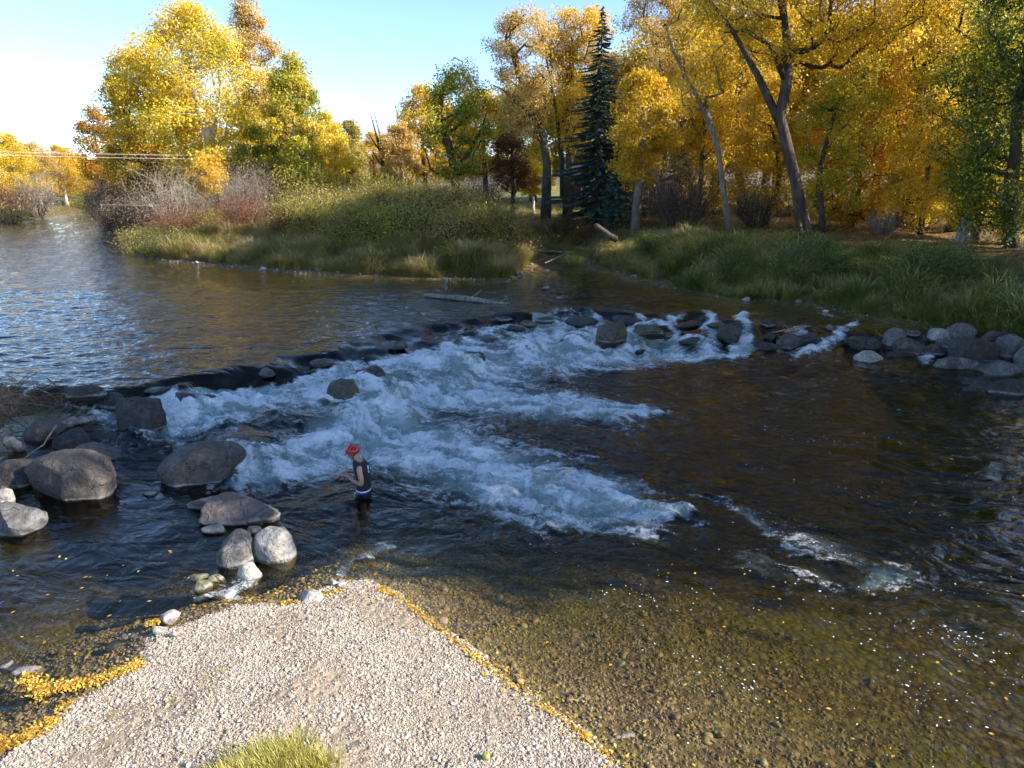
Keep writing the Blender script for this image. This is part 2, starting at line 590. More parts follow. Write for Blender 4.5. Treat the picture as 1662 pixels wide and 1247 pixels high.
def ground(X, Y):
    X = np.asarray(X, float); Y = np.asarray(Y, float)
    wob = 0.35 * n2(X * 0.5, Y * 0.5) + 0.15 * n2(X * 1.7, Y * 1.7)
    wobs = 0.10 * n2(X * 1.3 + 3, Y * 1.3) + 0.05 * n2(X * 4, Y * 4)
    far = np.clip(Y / 40, 0.6, 4)
    d1 = sdf(LAND, X, Y) + wob * far
    d2 = sdf(BAR, X, Y) + wobs
    d3 = sdf(LEFT, X, Y) + wob * 0.6
    lv, s = level(X, Y, False)
    lb = ZD + (ZU - ZD) * (1 - sstep(-2, 3, s))
    # river bed
    dw = np.minimum(np.minimum(-d1, -d2), -d3)
    dq = np.minimum(np.minimum(-d1 * 1.7, -d3 * 1.6), -d2 * (1 + 0.9 * sstep(-2.6, -4.4, X) * sstep(7.8, 10.2, Y)))
    dep = (1.7 - 0.85 * sstep(-0.5, 2.5, X) * sstep(13, 8.5, Y)) * (1 - np.exp(-(np.clip(dq, 0, None) / 4.5) ** 1.25))
    dep = dep * (1 - 0.1 * sstep(-1, -6, s))
    bed = np.minimum(lv, lb) - dep + 0.05 * fbm2(X * 0.8, Y * 0.8, 3)
    # land
    r = np.clip(d1, 0, None)
    h1 = 0.06 * np.minimum(r, 1.5) + 1.15 * sstep(0.6, 5.0, r) + 0.75 * sstep(4, 11, r) + 0.35 * sstep(12, 40, r) + 0.16 * fbm2(X * 0.3, Y * 0.3, 3) * sstep(0.5, 4, r)
    isl = np.exp(-(((X + 3.0) / 7.5) ** 2 + ((Y - 47) / 6.0) ** 2))
    h1 = h1 + 0.35 * isl * sstep(1.5, 5, r)
    isl2 = np.exp(-(((X + 15) / 9) ** 2 + ((Y - 52) / 8) ** 2))
    h1 = h1 + 0.3 * isl2 * sstep(1, 5, r)
    hill = 34 * sstep(260, 900, np.hypot(X * 0.8, Y)) * (0.55 + 0.5 * fbm2(X * 0.0022 + 3, Y * 0.0022, 4))
    z1 = lb + h1 + np.where(d1 > 0, hill, 0)
    z2 = 0.02 + 0.075 * np.clip(d2, 0, 8) + 0.02 * fbm2(X * 1.1, Y * 1.1, 3) * np.clip(d2, 0, 1)
    r3 = np.clip(d3, 0, None)
    z3 = lb + 0.9 * sstep(0.1, 4, r3) + 0.9 * sstep(3, 14, r3) + 0.10 * fbm2(X * 0.6, Y * 0.6, 3) * sstep(0, 2, r3) + np.where(d3 > 0, hill, 0)
    z = np.where(d1 > 0, z1, np.where(d2 > 0, z2, np.where(d3 > 0, z3, bed)))
    # a soft lip so that the shore is not a razor line
    return z, d1, d2, d3, s


def gz(x, y):
    return float(ground(np.array([x]), np.array([y]))[0][0])


# terrain sheet: fan-shaped grid, fine near the bar, out to the horizon
ys = np.concatenate([np.linspace(-11, 4.5, 14), np.geomspace(4.7, 60, 260), np.geomspace(62, 3900, 90)])
us = np.concatenate([-np.geomspace(6.0, 1.15, 26), np.linspace(-1.12, 1.12, 330), np.geomspace(1.15, 6.0, 26)])
HW = 0.74 * (np.clip(ys, 4.0, None) * CP + 1.7) + 0.4
GX = HW[:, None] * us[None, :]
GY = np.repeat(ys[:, None], len(us), 1)
GZ, D1, D2, D3, SS = ground(GX, GY)


def grid_faces(nr, nc):
    i = np.arange(nr - 1)[:, None] * nc + np.arange(nc - 1)[None, :]
    return np.stack([i, i + 1, i + nc + 1, i + nc], -1).reshape(-1, 4)


gf = grid_faces(*GX.shape)
gme = mesh_np('ground', np.stack([GX, GY, GZ], -1).reshape(-1, 3), gf, np.full(len(gf), 4), True)
wet = np.maximum(np.maximum(D1, D2), D3)
fattr(gme, 'bar', sstep(-0.06, 0.12, D2).ravel())
fattr(gme, 'soil', sstep(0.5, 2.0, np.maximum(D1, D3)).ravel())
fattr(gme, 'wood', (sstep(7.0, 10.0, D1) * sstep(-3, 4, GX)).ravel())
fattr(gme, 'shoredist', np.clip(wet, -3, 3).ravel())

t = NT('ground_mix')
pos = t.n('NewGeometry').outputs['Position']
vor = t.n('TexVoronoi', {'Vector': pos, 'Scale': 9.0, 'Randomness': 1.0})
vor2 = t.n('TexVoronoi', {'Vector': pos, 'Scale': 26.0})
nz = t.noise(pos, 0.9, 4.0)
nf = t.noise(pos, 30.0, 4.0, 0.6)
bedc = t.mixc(t.mapr(t.n('SeparateColor', {0: vor.outputs['Color']}).outputs[0], 0, 1), (0.10, 0.062, 0.026), (0.30, 0.20, 0.095))
bedc = t.mixc(t.mapr(vor.outputs['Distance'], 0.35, 0.75), bedc, (0.06, 0.04, 0.018))
bedc = t.mixc(t.mapr(t.n('SeparateColor', {0: vor2.outputs['Color']}).outputs[1], 0, 1, 0, 0.4), bedc, (0.27, 0.16, 0.085))
bedc = t.mixc(t.mapr(nz, 0.42, 0.62, 0, 0.55), bedc, (0.15, 0.13, 0.022))
sand = t.mixc(t.mapr(nf, 0.3, 0.7), (0.27, 0.205, 0.145), (0.43, 0.345, 0.25))
soil = t.mixc(t.mapr(nz, 0.35, 0.65), (0.085, 0.075, 0.025), (0.15, 0.12, 0.035))
litter = t.mixc(t.mapr(t.noise(pos, 6.0, 5.0, 0.7), 0.35, 0.65), (0.085, 0.055, 0.028), (0.22, 0.13, 0.05))
lawn = t.mixc(t.mapr(t.noise(pos, 0.25, 3.0), 0.42, 0.58), (0.11, 0.15, 0.03), (0.30, 0.20, 0.04))
sep = t.n('SeparateXYZ', {0: pos})
lit = t.mixc(t.mapr(sep.outputs[1], 46, 54), litter, lawn)
c = t.mixc(t.attr('bar').outputs['Fac'], bedc, sand)
c = t.mixc(t.attr('soil').outputs['Fac'], c, soil)
c = t.mixc(t.attr('wood').outputs['Fac'], c, lit)
hillc = t.mixc(t.mapr(t.noise(pos, 0.03, 4.0), 0.4, 0.6), (0.10, 0.085, 0.05), (0.20, 0.15, 0.10))
c = t.mixc(t.mapr(sep.outputs[1], 180, 300), c, hillc)
bh = t.math('ADD', t.math('MULTIPLY', vor.outputs['Distance'], -1.0), t.math('MULTIPLY', nf, 0.6))
bp = t.n('Bump', {'Strength': 0.8, 'Distance': 0.06, 'Height': bh})
M['ground'] = t.surf(t.n('BsdfPrincipled', {'Base Color': c, 'Roughness': 0.9, 'Normal': bp, 'Specular IOR Level': 0.2}))
tag(obj('ground', gme, M['ground']), 'river bed, gravel bar and wooded banks of the valley floor', 'ground', kind='structure')

# ------------------------------------------------------------------ the river
FO = []      # foam capsules: world polyline points, widths, strength


def foam(px, w, k, z=0.12):
    pts = [W(x, y, z)[:2] for x, y in px]
    if not hasattr(w, '__len__'):
        w = [w] * len(pts)
    w = [q * (1.8 if q > 0.42 else 1.0) for q in w]
    FO.append((k, list(zip(pts, pts[1:], w, w[1:]))))


foam([(300, 648), (350, 645), (440, 628), (520, 607), (610, 585), (690, 560), (740, 545)], 0.5, 1.0, 0.35)
foam([(740, 545), (830, 535), (940, 533), (1010, 545)], 0.65, 0.95, 0.35)
foam([(270, 690), (350, 675), (460, 655), (560, 640)], [0.7, 0.8, 0.8, 0.7], 0.85)
foam([(560, 600), (650, 590), (740, 575)], 0.8, 0.9, 0.3)
foam([(430, 738), (520, 712), (600, 680), (650, 650), (720, 632)], [0.35, 0.5, 0.65, 0.6, 0.5], 1.0)
foam([(420, 765), (520, 745), (640, 720), (720, 715)], [0.5, 0.5, 0.7, 0.7], 0.8)
foam([(640, 700), (740, 740), (860, 775), (930, 790)], [0.7, 0.85, 0.9, 0.7], 0.95)
foam([(930, 800), (1020, 820), (1085, 820), (1125, 832)], [0.55, 0.5, 0.4, 0.22], 0.85)
foam([(700, 640), (800, 640), (900, 650), (1000, 660), (1075, 665)], [0.7, 0.85, 0.8, 0.6, 0.3], 0.9)
foam([(760, 600), (860, 590), (960, 580), (1060, 575), (1190, 583)], [0.9, 0.9, 0.8, 0.6, 0.35], 0.9)
foam([(860, 560), (940, 570), (1040, 560), (1130, 565)], [0.6, 0.7, 0.5, 0.4], 0.8)
foam([(1160, 548), (1190, 562), (1205, 580)], 0.4, 0.95)
foam([(1010, 530), (1090, 530), (1100, 522)], 0.2, 0.85, 0.5)
foam([(980, 545), (1060, 555)], 0.2, 0.8)
foam([(1300, 575), (1350, 562), (1395, 545)], [0.35, 0.3, 0.25], 0.75, 0.3)
foam([(1285, 560), (1300, 572)], 0.2, 0.8)
foam([(1490, 580), (1505, 595)], 0.2, 0.75)
foam([(1335, 500), (1345, 512)], 0.25, 0.6, ZU)
foam([(1240, 866), (1330, 890), (1450, 935)], [0.4, 0.6, 0.35], 0.34, 0)
foam([(1140, 800), (1200, 830), (1250, 855)], [0.16, 0.2, 0.2], 0.42, 0)
foam([(1200, 905), (1280, 935), (1380, 945), (1480, 940), (1662, 925)], [0.3, 0.3, 0.26, 0.22, 0.2], 0.22, 0)
foam([(560, 915), (600, 900), (640, 888)], [0.16, 0.18, 0.14], 0.5, 0)
foam([(540, 945), (556, 935)], 0.12, 0.7, 0)
foam([(325, 975), (365, 960), (390, 945)], [0.12, 0.16, 0.12], 0.45, 0)
foam([(380, 745), (400, 790), (380, 800)], [0.25, 0.2, 0.15], 0.55, 0)
foam([(165, 690), (200, 700), (230, 710)], 0.2, 0.6, 0.1)
foam([(120, 665), (170, 668)], 0.15, 0.6, 0.35)
for cx_ in (872, 905, 968, 1036, 1096, 1150, 1206):
    foam([(cx_, 522), (cx_ + 6, 540), (cx_ + 2, 560)], 0.24, 0.9, 0.5)
foam([(90, 366), (160, 363)], 0.8, 0.4, ZU)

HUMP = [(304, 662, 0.7, 0.34), (396, 738, 0.85, 0.36), (755, 594, 0.75, 0.36), (926, 553, 0.95, 0.34), (800, 554, 0.85, 0.30), (852, 566, 0.7, 0.32),
        (640, 655, 0.7, 0.18), (480, 690, 0.6, -0.15), (690, 590, 0.6, 0.2), (560, 610, 0.5, 0.15), (420, 640, 0.5, -0.1), (592, 624, 0.6, 0.22),
        (945, 524, 0.9, 0.16), (1022, 521, 0.8, 0.16), (1122, 529, 0.8, 0.16), (1128, 555, 0.7, 0.22), (1056, 541, 0.7, 0.15), (838, 533, 0.6, 0.15), (1318, 556, 0.6, 0.14)]

yw = np.concatenate([np.linspace(-11, 4.4, 10), np.geomspace(4.5, 33, 560), np.geomspace(33.2, 330, 140)])
uw = np.concatenate([-np.geomspace(4.0, 1.13, 18), np.linspace(-1.1, 1.1, 640), np.geomspace(1.13, 4.0, 18)])
HWw = 0.73 * (np.clip(yw, 4.0, None) * CP + 1.7) + 0.3
X = HWw[:, None] * uw[None, :]
Y = np.repeat(yw[:, None], len(uw), 1)
lv, s = level(X, Y)
fm = np.zeros_like(X)
hot = (Y > 7) & (Y < 32) & (np.abs(X) < 19) | (Y > 60)
xs_, ys_ = X[hot], Y[hot]
wx = xs_ + 0.35 * fbm2(xs_ * 0.9, ys_ * 0.9, 3)
wy = ys_ + 0.35 * fbm2(xs_ * 0.9 + 40, ys_ * 0.9, 3)
keep = np.ones_like(xs_)
for k, segs in FO:
    f1 = np.zeros_like(xs_)
    for a, b, wa, wb in segs:
        ex, ey = b[0] - a[0], b[1] - a[1]
        tt = np.clip(((wx - a[0]) * ex + (wy - a[1]) * ey) / (ex * ex + ey * ey + 1e-9), 0, 1)
        d = np.hypot(wx - a[0] - tt * ex, wy - a[1] - tt * ey)
        f1 = np.maximum(f1, np.exp(-(d / (wa + (wb - wa) * tt)) ** 2 * 1.1))
    keep *= 1 - k * f1
fm[hot] = 1 - keep
# flow-aligned coordinates
FA = math.radians(-32)
fu = X * math.cos(FA) + Y * math.sin(FA)
fv = -X * math.sin(FA) + Y * math.cos(FA)
wu = 0.5 * fbm2(X * 0.55 + 9, Y * 0.55, 3)
wv = 0.5 * fbm2(X * 0.55 - 7, Y * 0.55 + 21, 3)
fu2, fv2 = fu + wu, fv + wv
stre = fbm2(fu2 * 0.7, fv2 * 2.0, 4)
cal = np.clip(fm, 0, 1) * (1 - 0.95 * sstep(0.75, 0.15, s) * (X < 0.8) * (Y < 40))
# wave heights
amp_up = 0.05 * np.clip(1 - np.abs(Y - 50) / 200, 0.3, 1)
ups = sstep(0.2, -1.8, s)
rip = fbm2(X * 0.75 + 0.2 * Y, Y * 1.5, 4, 2.1, 0.55)
dn = sstep(0.5, 2.5, s)
dxy = (0.7 * fbm2(fu2 * 0.55, fv2 * 1.25, 2) + 0.45 * fbm2(fu2 * 1.8, fv2 * 3.6, 3))
bard = np.clip(-sdf(BAR, X, Y), 0, 6)
calm = sstep(0.2, 2.5, bard) * np.where(X < -4.2, 0.35 + 0.65 * sstep(12.5, 15, Y), 1.0)
Z = lv + ups * rip * amp_up * (1 - 0.85 * np.exp(-(s / 1.1) ** 2)) + dn * dxy * 0.042 * (0.35 + 0.65 * calm)
rough = fbm2(fu2 * 1.6, fv2 * 2.3, 6, 2.1, 0.62)
ridge = 1 - np.abs(fbm2(fu2 * 1.1 + 3, fv2 * 1.7, 4, 2.1, 0.5)) * 1.6
Z = Z + cal * (0.11 * rough + 0.12 * np.clip(ridge, 0, 1) - 0.03)
for hx, hy, hr, ha in HUMP:
    c_ = W(hx, hy, 0.25)
    rr = ((X - c_[0]) / hr) ** 2 + ((Y - c_[1]) / (hr * 0.9)) ** 2
    Z = Z + ha * np.exp(-rr)
# the glassy lip carries few ripples but long streaks in the direction of the fall
lipz = np.exp(-((s - 0.0) / 0.8) ** 2)
Z = Z + lipz * (0.13 * n2(X * 0.9, Y * 0.4) + 0.04 * n2(X * 3.4, s * 0.7) + 0.022 * n2(X * 8.0, s * 0.8 + 3))
# foam amount: keep a dark glassy lip before the white
fo = fm * (0.66 + 1.0 * stre) + 0.22 * cal * np.clip(ridge - 0.4, 0, 1)
glass = sstep(0.75, 0.25, s) * sstep(-6, 2, s - 0) * (X < 1.5)
fo = fo + 0.55 * lipz * np.clip(n2(X * 2.6, Y * 0.6) - 0.25, 0, 1)
fo = np.clip(fo * (1 - 0.85 * sstep(0.42, 0.0, s) * (X < 0.8) * (Y < 40)), 0, 1)
nr, nc = X.shape
top = np.stack([X, Y, Z], -1).reshape(-1, 3)
tf = grid_faces(nr, nc)
wme = mesh_np('river_water', top, tf, np.full(len(tf), 4), True)
colm = np.clip(Z - ground(X, Y)[0], 0, 3)          # depth of the water column, for its brown-green absorption
fattr(wme, 'foam', fo.ravel())
fattr(wme, 'milk', np.clip(fm * 1.1 * (1 - 0.95 * sstep(0.7, 0.2, s) * (X < 0.8)), 0, 1).ravel())
fattr(wme, 'depth', colm.ravel())
fattr(wme, 'chop', (np.clip(0.25 + 0.6 * ups + 0.6 * cal + 0.35 * dn * calm, 0.08, 1.6) * (1 - 0.35 * lipz)).ravel())
fattr(wme, 'flow', np.stack([fu2, fv2, 0 * fu2], -1).reshape(-1, 3), 'FLOAT_VECTOR')

t = NT('river_water')
flow = t.attr('flow').outputs['Vector']
pos = t.n('NewGeometry').outputs['Position']
sw = t.n('Mapping', {'Vector': flow, 'Scale': (0.5, 1.25, 1)})
wa = t.noise(t.n('Mapping', {'Vector': pos, 'Scale': (0.62, 1.3, 1)}), 2.3, 3.0, 0.45, dist=0.4)
wb = t.noise(sw, 5.0, 4.0, 0.55, dist=0.5)
hgt = t.math('ADD', t.math('MULTIPLY', wa, 0.6), t.math('MULTIPLY', wb, 0.5))
bp = t.n('Bump', {'Strength': t.math('MULTIPLY', t.attr('chop').outputs['Fac'], 0.85), 'Distance': 0.15, 'Height': hgt})
cosi = t.math('ABSOLUTE', t.n('VectorMath', {0: bp, 1: t.n('NewGeometry').outputs['Incoming']}, operation='DOT_PRODUCT').outputs['Value'])
fr = t.math('ADD', 0.02, t.math('MULTIPLY', 0.98, t.math('POWER', t.math('SUBTRACT', 1.0, cosi, True), 5.0)), True)   # Schlick, same from both sides
dp = t.math('MULTIPLY', t.attr('depth').outputs['Fac'], -1.0)
tint = t.n('CombineXYZ', {0: t.math('EXPONENT', t.math('MULTIPLY', dp, 1.3)), 1: t.math('EXPONENT', t.math('MULTIPLY', dp, 1.3)), 2: t.math('EXPONENT', t.math('MULTIPLY', dp, 2.2))})
tr = t.n('BsdfTransparent', {'Color': tint})
gl = t.n('BsdfGlossy', {'Color': (1, 1, 1), 'Roughness': 0.035, 'Normal': bp})
wat = t.n('MixShader', {0: fr, 1: tr, 2: gl})
# aerated water below the foam
fa = t.attr('foam').outputs['Fac']
mk = t.attr('milk').outputs['Fac']
nm = t.noise(t.n('Mapping', {'Vector': flow, 'Scale': (0.6, 1.3, 1)}), 2.2, 5.0, 0.6, dist=0.6)
mkf = t.math('MULTIPLY', t.mapr(t.math('ADD', mk, t.math('MULTIPLY', t.math('SUBTRACT', nm, 0.5), 0.9)), 0.22, 1.15), 0.72, clamp=True)
mild = t.n('BsdfDiffuse', {'Color': (0.34, 0.44, 0.42), 'Normal': bp})
milk = t.n('MixShader', {0: fr, 1: mild, 2: gl})
m1 = t.n('MixShader', {0: mkf, 1: wat, 2: milk})
# lacy foam
fw = t.n('VectorMath', {0: flow, 1: t.n('VectorMath', {0: t.n('TexNoise', {'Vector': flow, 'Scale': 1.7, 'Detail': 3.0}).outputs['Color'], 'Scale': 0.28}, operation='SCALE')}, operation='ADD')
l1 = t.noise(t.n('Mapping', {'Vector': fw, 'Scale': (0.8, 1.35, 1)}), 4.2, 5.0, 0.6)
rotp = t.n('Mapping', {'Vector': pos, 'Rotation': (0, 0, -FA), 'Scale': (0.75, 1.25, 1.0)})
l2 = t.noise(rotp, 5.5, 6.0, 0.68)
l3 = t.noise(pos, 26.0, 3.0, 0.7)
rid = t.math('SUBTRACT', 1.0, t.math('MULTIPLY', t.math('ABSOLUTE', t.math('SUBTRACT', l1, 0.5)), 6.0), True)
bub = t.mapr(l2, 0.30, 0.70)
bub2 = t.mapr(l3, 0.32, 0.70)
lace = t.math('ADD', t.math('MULTIPLY', rid, 0.22), t.math('ADD', t.math('MULTIPLY', bub, 0.53), t.math('MULTIPLY', bub2, 0.25)), True)
thr = t.math('SUBTRACT', 0.98, t.math('MULTIPLY', fa, 0.95))          # thin filaments where there is little foam, closed white where there is much
ffn = t.n('MapRange', {0: lace, 1: t.math('SUBTRACT', thr, 0.16), 2: t.math('ADD', thr, 0.40), 3: 0.0, 4: 1.0})
ff = t.math('MULTIPLY', ffn.outputs[0], t.mapr(fa, 0.05, 0.3), clamp=True)
fbp = t.n('Bump', {'Strength': 0.9, 'Distance': 0.12, 'Height': t.math('ADD', t.math('MULTIPLY', l2, 1.3), t.math('MULTIPLY', l3, 0.45))})
fd = t.n('BsdfDiffuse', {'Color': (0.93, 0.94, 0.95), 'Normal': fbp})
ft = t.n('BsdfTranslucent', {'Color': (0.8, 0.85, 0.86), 'Normal': fbp})
fs = t.n('MixShader', {0: 0.06, 1: fd, 2: ft})
m2 = t.n('MixShader', {0: ff, 1: m1, 2: fs})
t.surf(m2)
M['water'] = t.m
tag(obj('river_water', wme, M['water']), 'river water with white rapids below a low boulder weir', 'river', kind='structure')
# ------------------------------------------------------------------ boulders
def ico(sub):
    bm = bmesh.new()
    bmesh.ops.create_icosphere(bm, subdivisions=sub, radius=1.0)
    v = np.array([x.co[:] for x in bm.verts])
    f = np.array([[q.index for q in p.verts] for p in bm.faces])
    bm.free()
    return v, f


ICO = {k: ico(k) for k in (1, 2, 3, 4, 5)}


def rock_mesh(name, sx, sy, sz, seed, sub=4, cuts=9, rough=0.16, sharp=0.78):
    rs = np.random.RandomState(seed)
    v, f = ICO[sub]
    v = v.copy()
    for i in range(cuts):
        n = rs.normal(size=3)
        n /= np.linalg.norm(n)
        d = rs.uniform(sharp - 0.16, sharp + 0.14)
        e = v @ n - d
        v = v - np.clip(e, 0, None)[:, None] * n * 0.95
    o = rs.uniform(0, 50, 3)
    nn = v / np.linalg.norm(v, axis=1)[:, None]
    v = v + nn * (rough * n3(v * 1.3 + o) + rough * 0.45 * n3(v * 3.1 + o) + rough * 0.2 * n3(v * 7 + o) + rough * 0.08 * n3(v * 16 + o))[:, None]
    lo, hi = v.min(0), v.max(0)
    v = (v - (lo + hi) / 2) / (hi - lo) * 2
    return mesh_np(name, v * np.array([sx, sy, sz]), f.ravel(), np.full(len(f), 3), True)


def boulder(px, base, wpx, hpx, z, mat, label, name='boulder', dr=0.75, yaw=None, sink=0.38, group=None, cuts=9, rough=0.16, sharp=0.78, tilt=0.0, cat='boulder'):
    seed = int(px * 7 + base * 13) % 99991
    rs = random.Random(seed)
    p = W(px, base, z)
    k = ppm(p[1], z)
    w = wpx / k
    a = math.atan2(CH - z, p[1])
    dy = dr * w
    h = (hpx / k - 0.62 * dy * math.sin(a)) / math.cos(a)
    h = max(h, 0.22 * w)
    tot = h / (1 - sink)
    me = rock_mesh(name, w / 2, dy / 2, tot / 2, seed, 5 if wpx > 60 else 4, cuts + 5, rough * 1.1, sharp - 0.06)
    o = obj(name, me, M[mat])
    o.location = (float(p[0]), float(p[1] + dy * 0.36), float(z + h - tot / 2))
    o.rotation_euler = (rs.uniform(-0.08, 0.08), tilt + rs.uniform(-0.08, 0.08), rs.uniform(-0.25, 0.25) if yaw is None else yaw)
    o['waterline'] = float(z)
    return tag(o, label, cat, group)


B = boulder
# upper left, by the brush
B(133, 648, 64, 26, ZU - 0.05, 'rock_dark', 'small dark boulder at the upstream water edge above the left rock cluster', dr=0.7)
B(178, 664, 62, 30, 0.45, 'rock_dark', 'low wet dark boulder between the upstream lip and the blocky boulder', dr=0.8)
B(216, 706, 86, 66, 0.15, 'rock_dark', 'blocky dark boulder standing at the left end of the weir', dr=0.75)
B(304, 668, 84, 40, 0.30, 'rock_wet', 'black boulder washed over by foam near the left end of the weir', dr=0.8)
B(62, 722, 66, 46, 0.2, 'rock_brown', 'rounded brown boulder under the brush heap', dr=0.8)
B(112, 738, 68, 48, 0.1, 'rock_dark', 'dark wedge boulder beside the brush heap', dr=0.8)
B(157, 726, 52, 32, 0.1, 'rock_dark', 'flat dark boulder next to the blocky one at the weir end', dr=0.8)
B(140, 762, 90, 40, 0.05, 'rock_brown', 'long low brown boulder behind the huge left boulder', dr=0.7)
B(98, 812, 160, 92, 0.0, 'rock_brown', 'huge smooth brown boulder at the left water edge', dr=0.62, rough=0.12)
B(12, 795, 92, 56, 0.1, 'rock_dark', 'dark slate-coloured boulder at the left edge of the photo', dr=0.8)
B(2, 822, 30, 32, 0.2, 'rock_pale', 'small sunlit pale stone on top of the cluster at the left edge', dr=0.8, cat='stone')
B(14, 872, 96, 62, 0.0, 'rock_grey', 'sunlit grey boulder cut by the left edge of the photo', dr=0.7, rough=0.12)
B(316, 790, 138, 82, 0.0, 'rock_brown', 'large brown boulder below the rapids nearest the wading person', dr=0.62, rough=0.13)
B(398, 744, 88, 40, 0.05, 'rock_wet', 'black boulder under a sheet of falling water behind the large brown one', dr=0.8)
B(385, 850, 126, 56, 0.0, 'rock_pink', 'broad pinkish slab boulder in front of the large brown boulder', dr=0.6, sharp=0.7)
B(330, 828, 58, 26, 0.0, 'rock_pink', 'thin reddish slab leaning on the broad pinkish boulder', name='flat_rock', dr=0.7, sharp=0.68, cat='stone')
B(300, 818, 26, 9, 0.0, 'rock_grey', 'tiny flat grey stone at the tip of the reddish slab', name='stone', dr=0.8, cat='stone')
B(344, 867, 40, 18, 0.0, 'rock_grey', 'small flat oval grey stone lying in the still pool', name='stone', dr=0.7, cat='stone', rough=0.08)
B(379, 922, 60, 64, 0.0, 'rock_grey', 'upright grey boulder with a blunt peak, sunlit on one face', dr=0.85, cuts=2, sharp=0.84, rough=0.22)
B(441, 912, 70, 60, 0.0, 'rock_pale', 'round pale sunlit boulder beside the blunt-peaked one', dr=0.85, rough=0.14, cuts=1, sharp=0.86)
B(412, 868, 24, 17, 0.0, 'rock_pink', 'small pink cobble wedged behind the blunt-peaked and round boulders', name='stone', cat='stone', rough=0.08)
B(402, 945, 40, 34, 0.0, 'rock_cream', 'cream egg-shaped stone just in front of the two sunlit boulders', name='stone', cat='stone', rough=0.06, cuts=4)
B(327, 962, 30, 20, 0.0, 'rock_olive', 'wet olive stone at the pool outflow, nearest the bar', name='stone', cat='stone', rough=0.08)
B(350, 947, 28, 16, 0.0, 'rock_olive', 'wet olive stone beside the blunt-peaked boulder foot', name='stone', cat='stone', rough=0.08)
B(318, 944, 34, 12, -0.02, 'rock_olive', 'half-sunken olive stone in the pool outflow', name='stone', cat='stone', rough=0.08)
B(500, 982, 46, 26, 0.0, 'rock_cream', 'white rounded stone at the tip of the gravel bar', name='stone', cat='stone', rough=0.07, cuts=5)
B(556, 957, 22, 12, 0.02, 'rock_cream', 'largest of the small white stones clustered at the bar tip', name='stone', cat='stone')
B(541, 951, 17, 11, 0.02, 'rock_cream', 'small white stone left of its cluster at the bar tip', name='stone', cat='stone')
B(272, 1011, 34, 20, 0.0, 'rock_cream', 'white oblong stone by a clump of yellow leaves at the pool corner', name='stone', cat='stone', rough=0.07, cuts=5)
B(255, 1032, 30, 17, 0.0, 'rock_cream', 'white stone half in the pool under the oblong one', name='stone', cat='stone', rough=0.07, cuts=5)
B(281, 1036, 18, 13, 0.03, 'rock_pale', 'pale cobble at the bar edge beside two white stones', name='stone', cat='stone', rough=0.07)
B(240, 1073, 20, 10, 0.03, 'rock_cream', 'lone pale cobble at the end of the leaf drift', name='stone', cat='stone', rough=0.07)
B(240, 806, 30, 9, 0.0, 'rock_dark', 'dark rock barely breaking the still pool surface', name='stone', cat='stone')
B(40, 1102, 50, 18, -0.05, 'rock_pink', 'reddish slab awash beside the yellow leaf drift', name='flat_rock', cat='stone', sharp=0.68)
B(8, 1090, 36, 16, -0.05, 'rock_pink', 'red stone under shallow water at the left edge', name='stone', cat='stone')
B(183, 1053, 22, 9, -0.06, 'rock_olive', 'flat greenish cobble under the shallow pool', name='stone', cat='stone')
B(200, 1037, 14, 8, -0.04, 'rock_cream', 'tiny white cobble under the shallow pool', name='stone', cat='stone')
B(212, 1036, 16, 8, -0.05, 'rock_pink', 'tiny red cobble under the shallow pool', name='stone', cat='stone')
# in the rapids
B(557, 656, 58, 46, 0.12, 'rock_moss', 'mossy brown boulder standing in the rapids upstream of the person', dr=0.8)
B(592, 630, 64, 42, 0.15, 'rock_wet', 'black wet boulder behind the mossy one in the rapids', dr=0.8)
B(755, 600, 64, 32, 0.18, 'rock_wet', 'black domed boulder alone in the middle of the rapids', dr=0.8)
B(852, 572, 37, 19, 0.21, 'rock_wet', 'black boulder with water pouring past below the weir crest', dr=0.8)
B(800, 560, 47, 14, 0.31, 'rock_wet', 'low black boulder under the falling water mid-weir', dr=0.8)
B(926, 560, 53, 17, 0.25, 'rock_wet', 'black boulder draped in a fan of white water', dr=0.8)
B(858, 530, 28, 11, 0.53, 'rock_moss', 'small yellow-mossed rock on the weir crest', dr=0.8)
B(838, 537, 33, 11, 0.49, 'rock_wet', 'small black rock beside the yellow-mossed one on the crest', dr=0.8)
B(818, 522, 30, 8, 0.61, 'rock_dark', 'low dark rock at the upstream edge of the crest', dr=0.8)
B(885, 524, 33, 8, 0.63, 'rock_dark', 'flat dark rock on the crest behind the yellow-mossed one', dr=0.8)
B(945, 528, 55, 14, 0.53, 'rock_wet', 'broad black rock on the weir crest behind the white fan', dr=0.7)
B(995, 558, 54, 38, 0.45, 'rock_moss', 'big round moss-sided boulder in the middle of the weir', dr=0.8)
B(1022, 525, 49, 15, 0.59, 'rock_wet', 'black humped rock with a foam trail on the crest', dr=0.8)
B(1056, 545, 56, 20, 0.55, 'rock_moss', 'golden-mossed flat rock right of the big round boulder', dr=0.7)
B(1080, 549, 31, 10, 0.41, 'rock_moss', 'narrow mossed rock adjoining the golden-mossed flat rock', dr=0.7)
B(1122, 533, 45, 11, 0.57, 'rock_wet', 'low black rock on the crest by the standing twig', dr=0.7)
B(1128, 560, 45, 15, 0.27, 'rock_wet', 'black rounded rock below the crest near the standing twig', dr=0.8)
B(1185, 552, 46, 28, 0.45, 'rock_wet', 'tall black boulder with a spout of water each side', dr=0.8)
B(1162, 532, 30, 11, 0.57, 'rock_moss', 'water-sheeted mossy rock under the standing twig', dr=0.8)
B(1039, 574, 16, 8, 0.11, 'rock_wet', 'small round black rock alone in the white water', name='stone', dr=0.9)
B(1212, 546, 25, 10, 0.46, 'rock_wet', 'small black rock at the end of the white chute', dr=0.8)
